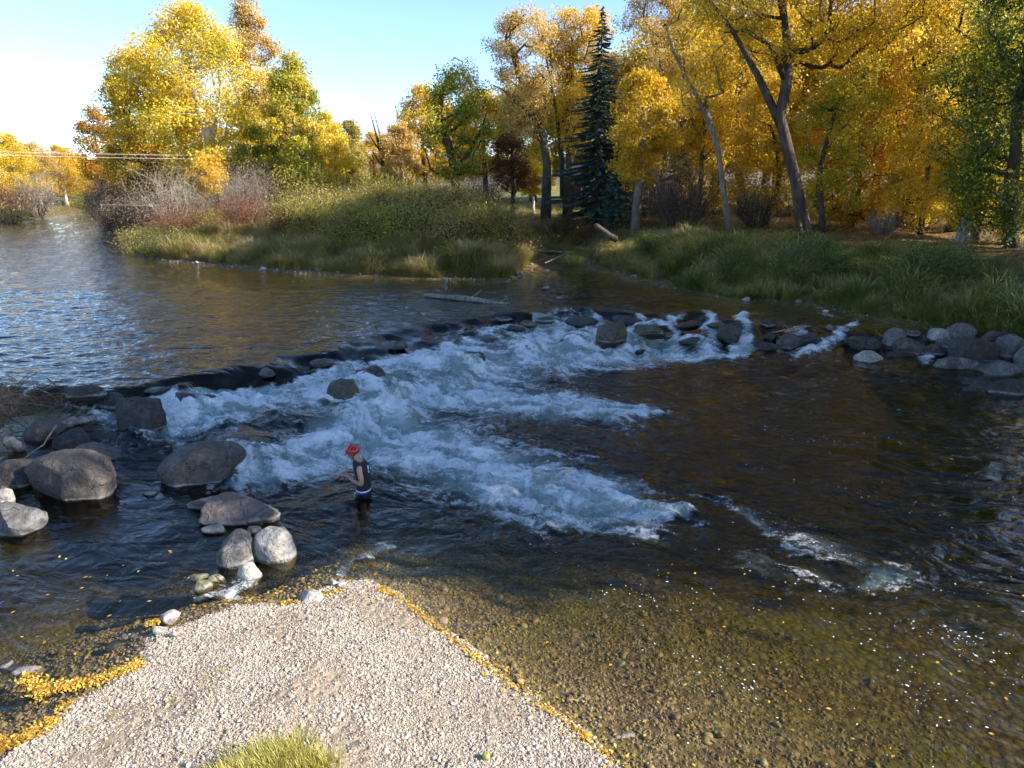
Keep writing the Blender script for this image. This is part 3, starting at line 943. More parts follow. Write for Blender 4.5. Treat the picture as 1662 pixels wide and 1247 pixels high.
B(252, 640, 46, 12, 0.62, 'rock_wet', 'flat black rock under the lip behind the blocky boulder', dr=0.7)
B(428, 612, 36, 15, 0.55, 'rock_wet', 'small black rock splitting the glassy lip left of centre', dr=0.8)
B(520, 594, 40, 11, 0.55, 'rock_wet', 'low black rock showing through the glassy lip', dr=0.8)
B(640, 567, 42, 11, 0.58, 'rock_wet', 'low black rock at the right end of the glassy lip', dr=0.8)
# right side of the weir
B(1229, 569, 32, 19, 0.22, 'rock_dark', 'round dark rock, first of the dry cluster right of the chute', dr=0.9)
B(1251, 574, 36, 21, 0.20, 'rock_dark', 'dull brown-black rock in front of the dry cluster', dr=0.9)
B(1284, 570, 46, 30, 0.24, 'rock_brown', 'squarish brown boulder under the driftwood branch', dr=0.8)
B(1270, 580, 20, 15, 0.15, 'rock_moss', 'small mossy rock at the foot of the dry cluster', name='stone', dr=0.9)
B(1256, 552, 26, 16, 0.45, 'rock_wet', 'small wet rock behind the dry cluster', dr=0.9)
B(1250, 532, 26, 16, 0.66, 'rock_dark', 'grey-black rock poking up behind the driftwood branch', dr=0.8)
B(1318, 562, 50, 26, 0.4, 'rock_wet', 'dark wet boulder beneath the twiggy debris', dr=0.8)
B(1350, 548, 24, 22, 0.5, 'rock_grey', 'upright grey rock right of the twiggy debris', dr=0.8, sharp=0.7)
B(1352, 588, 58, 18, 0.08, 'rock_grey', 'flat grey slab at the water line below the small cascade', name='flat_rock', dr=0.6, sharp=0.68)
B(1410, 566, 56, 24, 0.4, 'rock_wet', 'dark wet boulder behind the large pale one', dr=0.7)
B(1412, 597, 58, 32, 0.05, 'rock_pale', 'large pale grey boulder standing alone at the right pool edge', dr=0.75, rough=0.10)
B(1470, 594, 64, 28, 0.05, 'rock_dark', 'dark angular slab right of the large pale boulder', name='flat_rock', dr=0.6, tilt=0.25, sharp=0.68)
B(1434, 612, 34, 14, 0.0, 'rock_grey', 'small grey slab in the water before the large pale boulder', name='flat_rock', dr=0.7, sharp=0.68)
B(1456, 563, 36, 32, 0.45, 'rock_grey', 'upright grey boulder, first of the right bank pile', dr=0.8, sharp=0.7)
B(1484, 577, 50, 30, 0.3, 'rock_brown', 'rounded brown boulder below the upright grey one', dr=0.8)
B(1489, 548, 28, 14, 0.6, 'rock_grey', 'small grey boulder at the back of the right pile', dr=0.8)
B(1530, 554, 34, 22, 0.62, 'rock_pale', 'pale boulder at the back of the right pile under the grass', dr=0.8)
B(1570, 556, 58, 34, 0.62, 'rock_grey', 'large slate boulder at the back of the right pile', dr=0.8)
B(1548, 568, 40, 24, 0.45, 'rock_grey', 'pale-edged boulder before the large slate one', dr=0.8)
B(1590, 590, 76, 48, 0.3, 'rock_dark', 'biggest dark slate boulder in the right bank pile', dr=0.8, rough=0.11)
B(1620, 562, 54, 30, 0.6, 'rock_brown', 'rounded brown boulder at the top of the right pile', dr=0.8)
B(1650, 582, 52, 42, 0.4, 'rock_grey', 'slate boulder at the right edge of the photo, top of pile', dr=0.8)
B(1520, 578, 36, 24, 0.35, 'rock_dark', 'small angular dark boulder by the trickle in the right pile', dr=0.8, sharp=0.7)
B(1565, 608, 100, 36, 0.05, 'rock_grey', 'long grey slab along the water with a white tide line', name='flat_rock', dr=0.5, sharp=0.72)
B(1632, 615, 84, 34, 0.05, 'rock_grey', 'wide grey slab continuing the long one to the right', name='flat_rock', dr=0.6, sharp=0.72)
B(1642, 642, 62, 30, 0.0, 'rock_dark', 'lowest dark boulder of the right pile, out in the pool', dr=0.7)
B(1690, 600, 70, 50, 0.2, 'rock_grey', 'slate boulder just past the right edge of the photo', dr=0.8)
# a few stones breaking the slack water above the weir
B(912, 486, 22, 7, ZU, 'rock_dark', 'small dark stone in the slack water right of the floating log', name='stone', cat='stone')
B(886, 470, 14, 6, ZU, 'rock_pale', 'pale stone off the tip of the pebbly spit', name='stone', cat='stone')

# ------------------------------------------------------------------ trees
def rot_to(v):
    return Vector(v).to_track_quat('Z', 'Y').to_matrix()


def leaf_mesh(name, centers, sig, n, size, rs, hue_c, zsq=0.75, aspect=0.62, hang=0.0):
    """many small kite-shaped leaves in a cloud round each twig end"""
    C = np.asarray(centers)
    ci = rs.randint(0, len(C), n)
    sg = np.asarray(sig)[ci] if hasattr(sig, '__len__') else sig
    off = rs.normal(size=(n, 3)) * (sg[:, None] if hasattr(sg, '__len__') else sg)
    off = np.clip(off / (np.asarray(sg)[:, None] if hasattr(sg, '__len__') else max(sg, 1e-6)), -1.55, 1.55) * (np.asarray(sg)[:, None] if hasattr(sg, '__len__') else sg)
    off[:, 2] *= zsq
    P = C[ci] + off
    nn = rs.normal(size=(n, 3)) * 0.62 + np.array([0.42, -0.2, 0.5])      # leaves turn their faces to the light
    nn /= np.linalg.norm(nn, axis=1)[:, None]
    a = rs.normal(size=(n, 3)); a[:, 2] -= hang
    a -= (a * nn).sum(1)[:, None] * nn
    a /= np.linalg.norm(a, axis=1)[:, None]
    b = np.cross(nn, a)
    L = size * rs.uniform(0.6, 1.35, n)[:, None]
    v0 = P
    v1 = P + a * L * 0.45 + b * L * aspect * 0.5 + nn * L * 0.10
    v2 = P + a * L
    v3 = P + a * L * 0.45 - b * L * aspect * 0.5 + nn * L * 0.10
    V = np.stack([v0, v1, v2, v3], 1).reshape(-1, 3)
    me = mesh_np(name, V, np.arange(4 * n), np.full(n, 4), False)
    hue = np.clip(np.asarray(hue_c)[ci] + rs.normal(size=n) * 0.16, 0, 1)
    fattr(me, 'hue', np.repeat(hue, 4))
    return me


def branch_mesh(mb, trunk_pts, r0, targets, rs, rmin=0.012, side=6, up=0.25, taper=0.35):
    """trunk polyline, then every target is reached from the nearest lower point of what already stands"""
    nodes = [np.asarray(p, float) for p in trunk_pts]
    par = [-1] + list(range(len(nodes) - 1))
    nt = len(nodes)
    order = np.argsort([np.min([np.linalg.norm(t - n) for n in nodes]) for t in targets])
    chains = []
    for oi in order:
        tg = np.asarray(targets[oi])
        A = np.array(nodes)
        dv = tg - A
        dist = np.linalg.norm(dv, axis=1)
        pen = np.clip(A[:, 2] - tg[2] + 0.35 * np.hypot(dv[:, 0], dv[:, 1]), 0, None) * 1.4
        low = np.where(np.arange(len(A)) < max(2, int(nt * taper)), 6.0, 0.0)
        k = int(np.argmin(dist + pen + low))
        st = A[k]
        d = tg - st
        L = np.linalg.norm(d)
        m = max(2, min(6, int(L / 0.6) + 2))
        wob = rs.normal(size=3) * 0.10 * L
        prev = k
        ch = [k]
        for j in range(1, m + 1):
            q = j / m
            p = st + d * q + wob * math.sin(math.pi * q) + np.array([0, 0, -up * L * 0.5 * math.sin(math.pi * q)])
            nodes.append(p); par.append(prev)
            prev = len(nodes) - 1
            ch.append(prev)
        chains.append(ch)
    cnt = np.zeros(len(nodes))
    ends = [c[-1] for c in chains]
    for e in ends:
        k = e
        while k >= 0:
            cnt[k] += 1
            k = par[k]
    tot = max(cnt.max(), 1)
    rad = np.maximum(r0 * 0.92 * (cnt / tot) ** 0.55, rmin)
    tr = np.array([max(rad[i], r0 * (1 - 0.55 * i / max(nt - 1, 1)) * (1 if cnt[i] > 0 else 0.5)) for i in range(nt)])
    tr = np.maximum.accumulate(tr[::-1])[::-1]
    tr[0] *= 1.35
    rad[:nt] = tr
    mb.tube(nodes[:nt], list(rad[:nt]), 8)
    for ch in chains:
        rr = [min(rad[i], rad[ch[1]] * 1.15) for i in ch]
        mb.tube([nodes[i] for i in ch], rr, side if rr[0] > 0.05 else 4, cap=False)
    return ends


def crown_points(n, rs, cx, cy, z0, z1, rx, ry, shape='round', lobes=5):
    """twig ends inside an uneven crown volume"""
    out = []
    lob = [(rs.uniform(0, 2 * math.pi), rs.uniform(0.1, 0.95), rs.uniform(0.25, 0.5)) for _ in range(lobes)]
    tries = 0
    while len(out) < n and tries < 60000:
        tries += 1
        t = rs.uniform(0, 1); an = rs.uniform(0, 2 * math.pi); q = math.sqrt(rs.uniform(0.02, 1))
        if shape == 'round':
            R = max(math.sin(math.pi * (0.06 + 0.94 * t) ** 0.85), 0) ** 0.55
        elif shape == 'tall':
            R = max(math.sin(math.pi * (0.10 + 0.90 * t) ** 0.8), 0) ** 0.8
        elif shape == 'umbrella':
            R = (0.35 + 0.65 * t) * (1 - max(0, (t - 0.75) / 0.25) ** 2 * 0.6)
        else:
            R = 1.0
        m = 0.72
        for la, lt, lw in lob:
            da = math.atan2(math.sin(an - la), math.cos(an - la))
            m += 0.42 * math.exp(-(da / 0.7) ** 2 - ((t - lt) / lw) ** 2)
        m = min(m, 1.12)
        if q < 0.45 and rs.uniform() < 0.55:
            continue
        p = np.array([cx + rx * R * m * q * math.cos(an), cy + ry * R * m * q * math.sin(an), z0 + (z1 - z0) * t])
        if out and min(np.linalg.norm((p - o_) / np.array([1, 1, 0.8])) for o_ in out) < 0.55 * (rx * rx * (z1 - z0) / n) ** (1 / 3):
            continue
        out.append(p)
    return out


def tree(label, bx, Y, top, ccx, hw, bot, mat, bark='bark', n=70, leaves=12000, size=0.2, trunk=None, r0=0.3, shape='round', name='cottonwood_tree',
         group=None, dep=1.0, hue=0.5, huevar=0.18, seed=None, sigk=0.43, extra=None, base_py=None, cat='tree', greens=0.0, zsq=0.75):
    rs = np.random.RandomState((int(bx * 3 + Y * 11) if seed is None else seed) % 99991)
    if Y > 55 and leaves > 5000:
        leaves, size = int(leaves * 1.7), size * 0.76
    b = at(bx, 300, Y)
    if base_py is not None:
        b = at(bx, base_py, Y)
    g = gz(b[0], Y)
    base = np.array([b[0], Y, g - 0.15])
    zt = at(bx, top, Y)[2] - base[2]
    zb = max(at(bx, bot, Y)[2] - base[2], 0.4)
    k = ppm(Y, 3)
    rx = hw / k
    ox = (ccx - bx) / k
    tg = crown_points(n, rs, ox, 0.0, zb, zt, rx * 0.92, rx * 0.92 * dep, shape)
    if trunk is None:
        hgt = zb + (zt - zb) * 0.62
        lean = rs.normal(size=2) * 0.04 * hgt
        tp = []
        for i in range(9):
            q = i / 8
            tp.append(np.array([ox * q ** 1.5 * 0.9 + lean[0] * math.sin(3.1 * q) + rs.normal() * 0.03, lean[1] * math.sin(2.5 * q) + rs.normal() * 0.03, hgt * q]))
    else:
        tp = [np.array([at(x, y, Y)[0] - base[0], yo, at(x, y, Y)[2] - base[2]]) for x, y, yo in trunk]
        tp[0] = np.array([0, 0, 0.0])
    mb = MB()
    branch_mesh(mb, tp, r0, tg, rs)
    if extra:
        for pth, r1 in extra:
            pp = [np.array([at(x, y, Y)[0] - base[0], yo, at(x, y, Y)[2] - base[2]]) for x, y, yo in pth]
            mb.tube(pp, [r1 * (1 - 0.8 * i / (len(pp) - 1)) for i in range(len(pp))], 8)
    root = thing(name, label, cat, base, group)
    mb.build('trunk', M[bark], root)
    sp = (rx * rx * dep * max(zt - zb, 1) / max(n, 1)) ** (1 / 3)
    sig = sigk * sp * rs.uniform(0.7, 1.25, len(tg))
    hz = np.array([(p[2] - zb) / max(zt - zb, 0.1) for p in tg])
    hc = hue + rs.normal(size=len(tg)) * huevar - greens * (1 - hz) * rs.uniform(0.2, 1.0, len(tg))
    me = leaf_mesh('crown', tg, sig, leaves, size, rs, hc, zsq)
    obj('crown', me, M[mat], root)
    return root


def copy_tree(src, label, loc, rotz, scale, mat=None, bark=None, group=None):
    r = src.copy()
    COL.objects.link(r)
    r.location = [float(c) for c in loc]
    r.rotation_euler = (0, 0, rotz)
    r.scale = scale
    tag(r, label, None, group)
    for ch in src.children:
        c = ch.copy()
        COL.objects.link(c)
        c.parent = r
        if mat and ch.name.startswith(('crown', 'foliage')):
            c.material_slots[0].material = M[mat]
        if bark and ch.name.startswith(('trunk', 'stems')):
            c.material_slots[0].material = M[bark]
    return r


T = tree
# island grove
tA = T('tall pale-trunked yellow cottonwood at the centre of the island grove', 340, 62, 14, 335, 118, 285, 'yellow', 'bark_pale', n=120, leaves=26000, size=0.26, r0=0.42,
       trunk=[(340, 300, 0), (343, 265, 0), (338, 225, 0.2), (322, 180, 0.3), (312, 140, 0.2), (300, 95, 0), (292, 60, 0)],
       extra=[([(341, 240, 0), (345, 200, 0.6), (352, 150, 0.8), (350, 110, 0.5)], 0.26)], greens=0.55, hue=0.62, base_py=300)
T('orange-gold cottonwood leaning left at the left side of the island grove', 275, 66, 88, 236, 78, 290, 'gold', 'bark', n=80, leaves=17000, size=0.27, r0=0.34,
  trunk=[(275, 300, 0), (268, 265, 0), (252, 225, 0), (238, 180, 0.3), (228, 130, 0.2)], hue=0.62, base_py=300)
T('tallest orange cottonwood rising behind the right half of the island grove', 405, 69, -4, 425, 58, 270, 'paleamber', 'bark', n=90, leaves=17000, size=0.25, shape='tall', r0=0.34, hue=0.45)
T('lime-yellow cottonwood at the right end of the island grove', 482, 60, 92, 488, 56, 300, 'lime', 'bark_pale', n=80, leaves=16000, size=0.24, shape='tall', r0=0.24, hue=0.58, greens=0.1)
T('low bright yellow cottonwood right of the lime one, at the grove edge', 530, 63, 188, 533, 42, 305, 'yellow', 'bark_grey', n=45, leaves=8000, size=0.24, r0=0.18, hue=0.55)
T('small brown-orange tree peeking out left of the island grove', 168, 80, 180, 166, 38, 290, 'amber', 'bark', n=40, leaves=6500, size=0.26, r0=0.2, hue=0.15)
T('small golden tree low before the pale trunk in the island grove', 333, 58, 248, 335, 36, 312, 'gold', 'bark_grey', n=35, leaves=6000, size=0.2, r0=0.12, hue=0.7)
T('green-tinged yellow tree filling the foot of the island grove', 420, 61, 205, 425, 45, 310, 'lime', 'bark_grey', n=40, leaves=7500, size=0.22, r0=0.16, hue=0.5)
T('golden tree low at the left foot of the island grove', 235, 63, 215, 225, 48, 310, 'gold', 'bark', n=40, leaves=7500, size=0.22, r0=0.16, hue=0.4)
# gap between the groves
T('dark olive tree in the gap right of the island grove', 574, 74, 196, 574, 30, 300, 'olive', 'bark', n=40, leaves=7000, size=0.26, r0=0.2, hue=0.6)
T('pale orange tree right of the dead snag', 655, 70, 203, 652, 38, 300, 'paleamber', 'bark_grey', n=45, leaves=8000, size=0.24, r0=0.2)
tG = T('rounded golden cottonwood behind the pale orange tree', 692, 82, 140, 690, 60, 290, 'gold', 'bark', n=70, leaves=13000, size=0.28, r0=0.3, hue=0.6)
T('green and yellow cottonwood with dark forked trunk before the golden one', 742, 57, 104, 745, 66, 285, 'lime', 'bark', n=80, leaves=13000, size=0.2, r0=0.34, hue=0.42, greens=0.1,
  trunk=[(742, 305, 0), (738, 280, 0), (728, 235, 0), (712, 195, 0.2), (716, 150, 0.2), (730, 120, 0)],
  extra=[([(738, 280, 0), (765, 240, 0.5), (782, 205, 0.8), (790, 180, 0.8)], 0.2), ([(740, 300, 0), (700, 275, -0.5), (690, 240, -0.6)], 0.16)], base_py=305)
T('rust-brown half-bare tree between the forked tree and the tall golden pair', 832, 60, 212, 830, 42, 305, 'rust', 'bark', n=55, leaves=6500, size=0.18, r0=0.22, hue=0.5)
T('bright yellow-green sapling seen between the tall golden trunks', 868, 66, 228, 868, 36, 312, 'yellow', 'bark_pale', n=40, leaves=7000, size=0.22, r0=0.14, hue=0.5, greens=0.35)
T('tall golden cottonwood with bare curving dark trunk left of the spruce', 886, 56, 24, 848, 76, 215, 'paleamber', 'bark', n=95, leaves=15000, size=0.19, r0=0.34, hue=0.5, huevar=0.2,
  trunk=[(886, 318, 0), (888, 270, 0), (882, 225, 0), (870, 185, 0.1), (855, 150, 0.2), (838, 110, 0.2), (830, 75, 0.1)],
  extra=[([(882, 232, 0), (855, 210, 0.4), (838, 195, 0.6), (815, 178, 0.6)], 0.14), ([(878, 205, 0), (850, 178, -0.4), (820, 150, -0.7), (800, 140, -0.8)], 0.16)], base_py=318, shape='umbrella')
T('tall golden cottonwood with twin dark trunks just left of the spruce', 922, 58, 14, 930, 62, 240, 'gold', 'bark', n=90, leaves=15000, size=0.2, r0=0.36, hue=0.72,
  trunk=[(922, 322, 0), (925, 270, 0), (924, 200, 0), (920, 150, 0.2), (928, 100, 0.1), (940, 60, 0)],
  extra=[([(914, 322, 0.4), (912, 260, 0.4), (905, 190, 0.5), (892, 120, 0.5), (885, 80, 0.4)], 0.24)], base_py=322, shape='umbrella')
# right-hand grove
T('golden cottonwood with a stout grey trunk right of the spruce', 1032, 49, 118, 1040, 66, 298, 'gold', 'bark_grey', n=80, leaves=17000, size=0.17, r0=0.30, hue=0.5,
  trunk=[(1032, 352, 0), (1036, 310, 0), (1040, 270, 0), (1045, 220, 0.1), (1046, 170, 0)], base_py=352)
T('high orange cottonwood behind the stout grey trunk, reaching past the top edge', 1066, 62, -60, 1062, 72, 200, 'paleamber', 'bark', n=100, leaves=17000, size=0.22, r0=0.36, hue=0.5, shape='tall')
T('thin leaning grey cottonwood with sparse gold leaves', 1186, 44, -40, 1120, 70, 180, 'gold', 'bark_grey', n=60, leaves=8000, size=0.14, r0=0.17,
  trunk=[(1186, 376, 0), (1176, 320, 0), (1165, 240, 0), (1150, 190, 0.1), (1118, 130, 0.2), (1095, 85, 0.2), (1082, 40, 0.1)], base_py=376)
T('large leaning dark-trunked cottonwood on the right bank, forking high up', 1311, 38, -190, 1300, 205, 90, 'gold', 'bark', n=230, leaves=60000, size=0.14, r0=0.29,
  trunk=[(1311, 398, 0), (1303, 350, 0), (1288, 280, 0), (1272, 215, 0), (1266, 190, 0), (1277, 140, 0.1), (1283, 90, 0.2), (1276, 30, 0.2), (1268, -40, 0.2)],
  extra=[([(1268, 205, 0), (1245, 150, 0.2), (1232, 120, 0.3), (1214, 85, 0.4), (1190, 40, 0.5), (1160, 0, 0.6), (1138, -40, 0.7)], 0.22), ([(1276, 130, 0.1), (1245, 75, -0.4), (1200, 55, -0.8), (1165, 60, -1.0)], 0.16),
         ([(1296, 380, -0.3), (1286, 340, -0.5), (1278, 315, -0.6)], 0.17)], base_py=398, hue=0.5, huevar=0.22)
T('golden cottonwood with straight dark trunk behind the leaning grey one', 1212, 55, -80, 1190, 100, 215, 'gold', 'bark', n=110, leaves=20000, size=0.19, r0=0.34, hue=0.4)
T('orange-gold tree with boughs hanging low right of the leaning trunk', 1392, 48, 60, 1385, 92, 372, 'amber', 'bark', n=120, leaves=30000, size=0.16, r0=0.3, hue=0.62, huevar=0.22)
T('gold tree with low boughs behind the leaning grey cottonwood', 1135, 53, 90, 1135, 70, 345, 'gold', 'bark', n=80, leaves=16000, size=0.17, r0=0.2, hue=0.5, huevar=0.2)
T('gold tree with low boughs between the leaning grey and dark trunks', 1245, 50, 110, 1240, 66, 350, 'gold', 'bark', n=80, leaves=16000, size=0.17, r0=0.2, hue=0.6, huevar=0.2)
T('yellow-green tree with low boughs right of the leaning dark trunk', 1345, 44, 40, 1350, 70, 340, 'lime', 'bark', n=80, leaves=18000, size=0.15, r0=0.2, hue=0.6, huevar=0.2)
T('gold and green tree with low boughs left of the twin dark trunks', 1472, 46, -60, 1470, 92, 350, 'gold', 'bark', n=130, leaves=30000, size=0.16, r0=0.32, hue=0.5, huevar=0.24, greens=-0.1)
T('twin-trunked dark cottonwood with bright gold lower leaves near the right edge', 1548, 42, -160, 1550, 110, 305, 'lime', 'bark', n=130, leaves=28000, size=0.15, r0=0.34, hue=0.6, huevar=0.28,
  extra=[([(1572, 372, 0.5), (1570, 300, 0.5), (1574, 220, 0.5), (1580, 120, 0.5)], 0.3)], base_py=368)
T('bright yellow low-boughed sapling before the twin dark trunks', 1575, 38, 205, 1580, 62, 372, 'yellow', 'bark', n=50, leaves=9000, size=0.14, r0=0.12, hue=0.35, huevar=0.25)
T('leafy green willow overhanging the right edge of the photo', 1660, 33, -140, 1625, 110, 375, 'green', 'bark', n=150, leaves=34000, size=0.14, r0=0.32, name='willow_tree', hue=0.45, huevar=0.2, zsq=1.15)
T('small yellow-leaved tree under the green willow at the right edge', 1650, 35, 300, 1652, 40, 400, 'gold', 'bark', n=35, leaves=6000, size=0.13, r0=0.1, hue=0.6)

T('gold tree with drooping boughs before the twin dark trunks', 1505, 40, 150, 1500, 60, 368, 'gold', 'bark', n=70, leaves=15000, size=0.14, r0=0.16, hue=0.62, huevar=0.22)
T('yellow-green tree with drooping boughs left of the willow', 1600, 37, 60, 1595, 62, 355, 'lime', 'bark', n=70, leaves=15000, size=0.14, r0=0.18, hue=0.62, huevar=0.24)

# grove behind: one crown shape set out again and again, each its own tree
deep = [(990, 88, 90, 'amber', 'amber tree standing far behind the spruce and cabin'), (1110, 84, 20, 'gold', 'gold tree far behind the half-hidden dark spruce'),
        (1160, 74, 60, 'amber', 'amber tree deep in the grove behind the thin leaning cottonwood'), (1265, 78, 10, 'gold', 'gold tree deep behind the fork of the leaning dark trunk'),
        (1330, 68, 40, 'gold', 'gold tree in the grove just right of the leaning dark trunk'), (1420, 72, 0, 'amber', 'amber tree deep behind the low-hanging orange boughs'),
        (1500, 66, 10, 'gold', 'gold tree in the grove behind the gold and green tree'), (1600, 60, -10, 'lime', 'lime-yellow tree behind the twin trunks and willow'),
        (1690, 52, -40, 'gold', 'gold tree behind the willow at the right edge'), (1240, 95, 60, 'yellow', 'yellow tree at the back of the lawn behind the grove'),
        (1370, 100, 40, 'lime', 'lime tree at the back of the lawn behind the orange boughs'), (790, 92, 150, 'gold', 'gold tree far behind the forked green and yellow tree'),
        (1480, 95, 40, 'gold', 'gold tree at the far back left of the twin trunks'), (865, 90, 130, 'lime', 'lime tree far behind the tall golden trunks'), (935, 96, 120, 'gold', 'gold tree far behind the twin dark trunks left of the spruce'),
        (610, 98, 215, 'gold', 'gold tree far behind the dead snag'), (735, 104, 180, 'amber', 'amber tree far back between the golden and forked trees'), (545, 100, 200, 'olive', 'olive tree far back in the gap beside the island grove'),
        (1050, 100, 120, 'lime', 'lime tree far back behind the stout grey trunk'), (300, 84, 130, 'gold', 'gold tree behind the left half of the island grove'), (455, 86, 150, 'yellow', 'yellow tree behind the right half of the island grove')]
srcs = [tA, tG]
for i, (px, Yd, tp_, mt, lbd) in enumerate(deep):
    src = tG
    b = at(px, 300, Yd)
    g = gz(b[0], Yd)
    hgt = at(px, tp_, Yd)[2] - g
    k0 = at(692, 140, 82)[2] - gz(at(692, 300, 82)[0], 82)
    sc = hgt / k0
    copy_tree(src, lbd, (b[0], Yd, g - 0.1), i * 1.7, (sc * 1.2, sc * 1.2, sc), mt, 'bark', 'trees at the back of the groves')
# far left bank
fl = [(-38, 96, 214, 'yellow', 'yellow tree partly cut off by the left edge of the photo'), (22, 100, 218, 'yellow', 'broad yellow tree on the far left bank, nearest the left edge'),
      (62, 108, 232, 'paleamber', 'pale orange tree behind a grey bush on the far left bank'), (104, 116, 236, 'gold', 'golden tree at the river bend on the far left bank'),
      (136, 128, 252, 'gold', 'small golden tree at the far end of the visible river'), (165, 150, 262, 'amber', 'small orange tree beyond the river bend'), (190, 120, 240, 'amber', 'orange tree behind the island tip')]
for i, (px, Yd, tp_, mt, lb) in enumerate(fl):
    b = at(px, 300, Yd); g = gz(b[0], Yd)
    hgt = at(px, tp_, Yd)[2] - g
    sc = hgt / k0
    copy_tree(tG, lb, (b[0], Yd, g - 0.1), 0.6 + i * 2.1, (sc * 1.15, sc * 1.15, sc), mt, 'bark_pale')
# tall trees on the right bank past the edge of the photo: they throw the shade over the rapids
off = [(24, 13.2, 23, 'gold'), (27, 20, 24, 'gold'), (32, 12.6, 26, 'amber'), (33, 19, 26, 'gold'), (40, 16, 27, 'amber'), (41, 22, 27, 'gold')]
for i, (x, y, h_, mt) in enumerate(off):
    sc = h_ / k0
    copy_tree(tG, 'tall cottonwood shading the pool from beyond the right edge', (x, y, gz(x, y) - 0.1), i * 2.3, (sc * 1.12, sc * 1.12, sc), mt, 'bark', 'shade trees beyond the right edge')


# spruce
def spruce(label, px, Y, top, base_py, hwpx, seed, n=900):
    rs = np.random.RandomState(seed)
    b = at(px, base_py, Y)
    g = gz(b[0], Y)
    H_ = at(px, top, Y)[2] - g
    R = hwpx / ppm(Y, 4)
    root = thing('spruce_tree', label, 'tree', (b[0], Y, g - 0.1))
    mb = MB()
    mb.tube([(0, 0, 0), (0.03, 0, H_ * 0.5), (0, 0, H_ * 0.995)], [0.22, 0.13, 0.015], 8)
    C, V, hue = [], [], []
    P0 = []
    z = 0.5
    while z < H_ * 0.985:
        q = z / H_
        L0 = R * (1 - q) ** 0.82 * (0.8 + 0.2 * math.sin(z * 3)) + 0.03
        m = 8 if q < 0.7 else 6
        a0 = rs.uniform(0, 6.28)
        for j in range(m):
            an = a0 + 2 * math.pi * j / m + rs.normal() * 0.2
            L = L0 * rs.uniform(0.5, 1.2)
            dr = np.array([math.cos(an), math.sin(an), 0])
            zj = z; z = zj + rs.uniform(-0.16, 0.16)
            pts = [np.array([0, 0, z]) + dr * L * t_ + np.array([0, 0, -0.42 * L * t_ + 0.22 * L * t_ * t_]) for t_ in (0, 0.35, 0.7, 1.0)]
            mb.tube(pts, [0.03 * (1 - q) + 0.008, 0.02, 0.012, 0.005], 4, cap=False)
            ns = int(26 + 130 * L)
            for _ in range(ns):
                t_ = rs.uniform(0.12, 1.0) ** 0.8
                p = np.array([0, 0, z]) + dr * L * t_ + np.array([0, 0, -0.42 * L * t_ + 0.22 * L * t_ * t_])
                sd_ = np.array([-dr[1], dr[0], 0]) * rs.choice([-1, 1])
                ln = rs.uniform(0.14, 0.42) * (1.1 - 0.5 * t_) * (0.12 + 0.88 * (1 - q) ** 0.7)
                d_ = dr * rs.uniform(0.3, 0.9) + sd_ * rs.uniform(0.1, 1.0) + np.array([0, 0, rs.uniform(-0.75, 0.05)])
                d_ /= np.linalg.norm(d_)
                C.append(p); V.append(d_ * ln); hue.append(0.25 + 0.5 * t_ + rs.normal() * 0.12)
            z = zj
        z += 0.15 + 0.16 * (1 - q)
    C, V = np.array(C), np.array(V)
    n_ = len(C)
    up = rs.normal(size=(n_, 3))
    sdv = np.cross(V, up)
    sdv /= np.linalg.norm(sdv, axis=1)[:, None]
    w_ = 0.045
    VV = np.stack([C, C + V * 0.5 + sdv * w_, C + V, C + V * 0.5 - sdv * w_], 1).reshape(-1, 3)
    me = mesh_np('crown', VV, np.arange(4 * n_), np.full(n_, 4), False)
    fattr(me, 'hue', np.repeat(np.clip(hue, 0, 1), 4))
    mb.build('trunk', M['bark'], root)
    obj('crown', me, M['needle'], root)
    return root


spruce('tall blue-green spruce between golden cottonwoods', 968, 53, 6, 330, 102, 3)
spruce('half-hidden dark spruce behind the stout grey trunk', 1100, 60, 175, 330, 50, 5)
spruce('broad low spruce at the foot of the tall one', 1000, 50, 225, 335, 46, 8)

# dead snag
rs = np.random.RandomState(4)
b = at(622, 290, 71); g = gz(b[0], 71)
root = thing('dead_tree', 'bare dark snag with forked top in the gap between groves', 'tree', (b[0], 71, g - 0.1))
mb = MB()
tpz = at(622, 178, 71)[2] - g
mb.tube([(0, 0, 0), (0.1, 0, tpz * 0.35), (-0.1, 0, tpz * 0.6), (-0.9, 0, tpz * 0.97)], [0.3, 0.25, 0.18, 0.03], 7)
for sx, z0, z1 in ((1.0, 0.5, 0.95), (-1.5, 0.58, 0.85), (0.7, 0.62, 0.8), (-0.5, 0.66, 1.0), (1.5, 0.55, 0.82), (-0.9, 0.45, 0.62)):
    mb.tube([(0, 0, tpz * z0), (sx * 0.5, rs.uniform(-.3, .3), tpz * (z0 + z1) / 2 - 0.2), (sx, rs.uniform(-.5, .5), tpz * z1)], [0.11, 0.07, 0.02], 5)
mb.build('trunk', M['bark'], root)
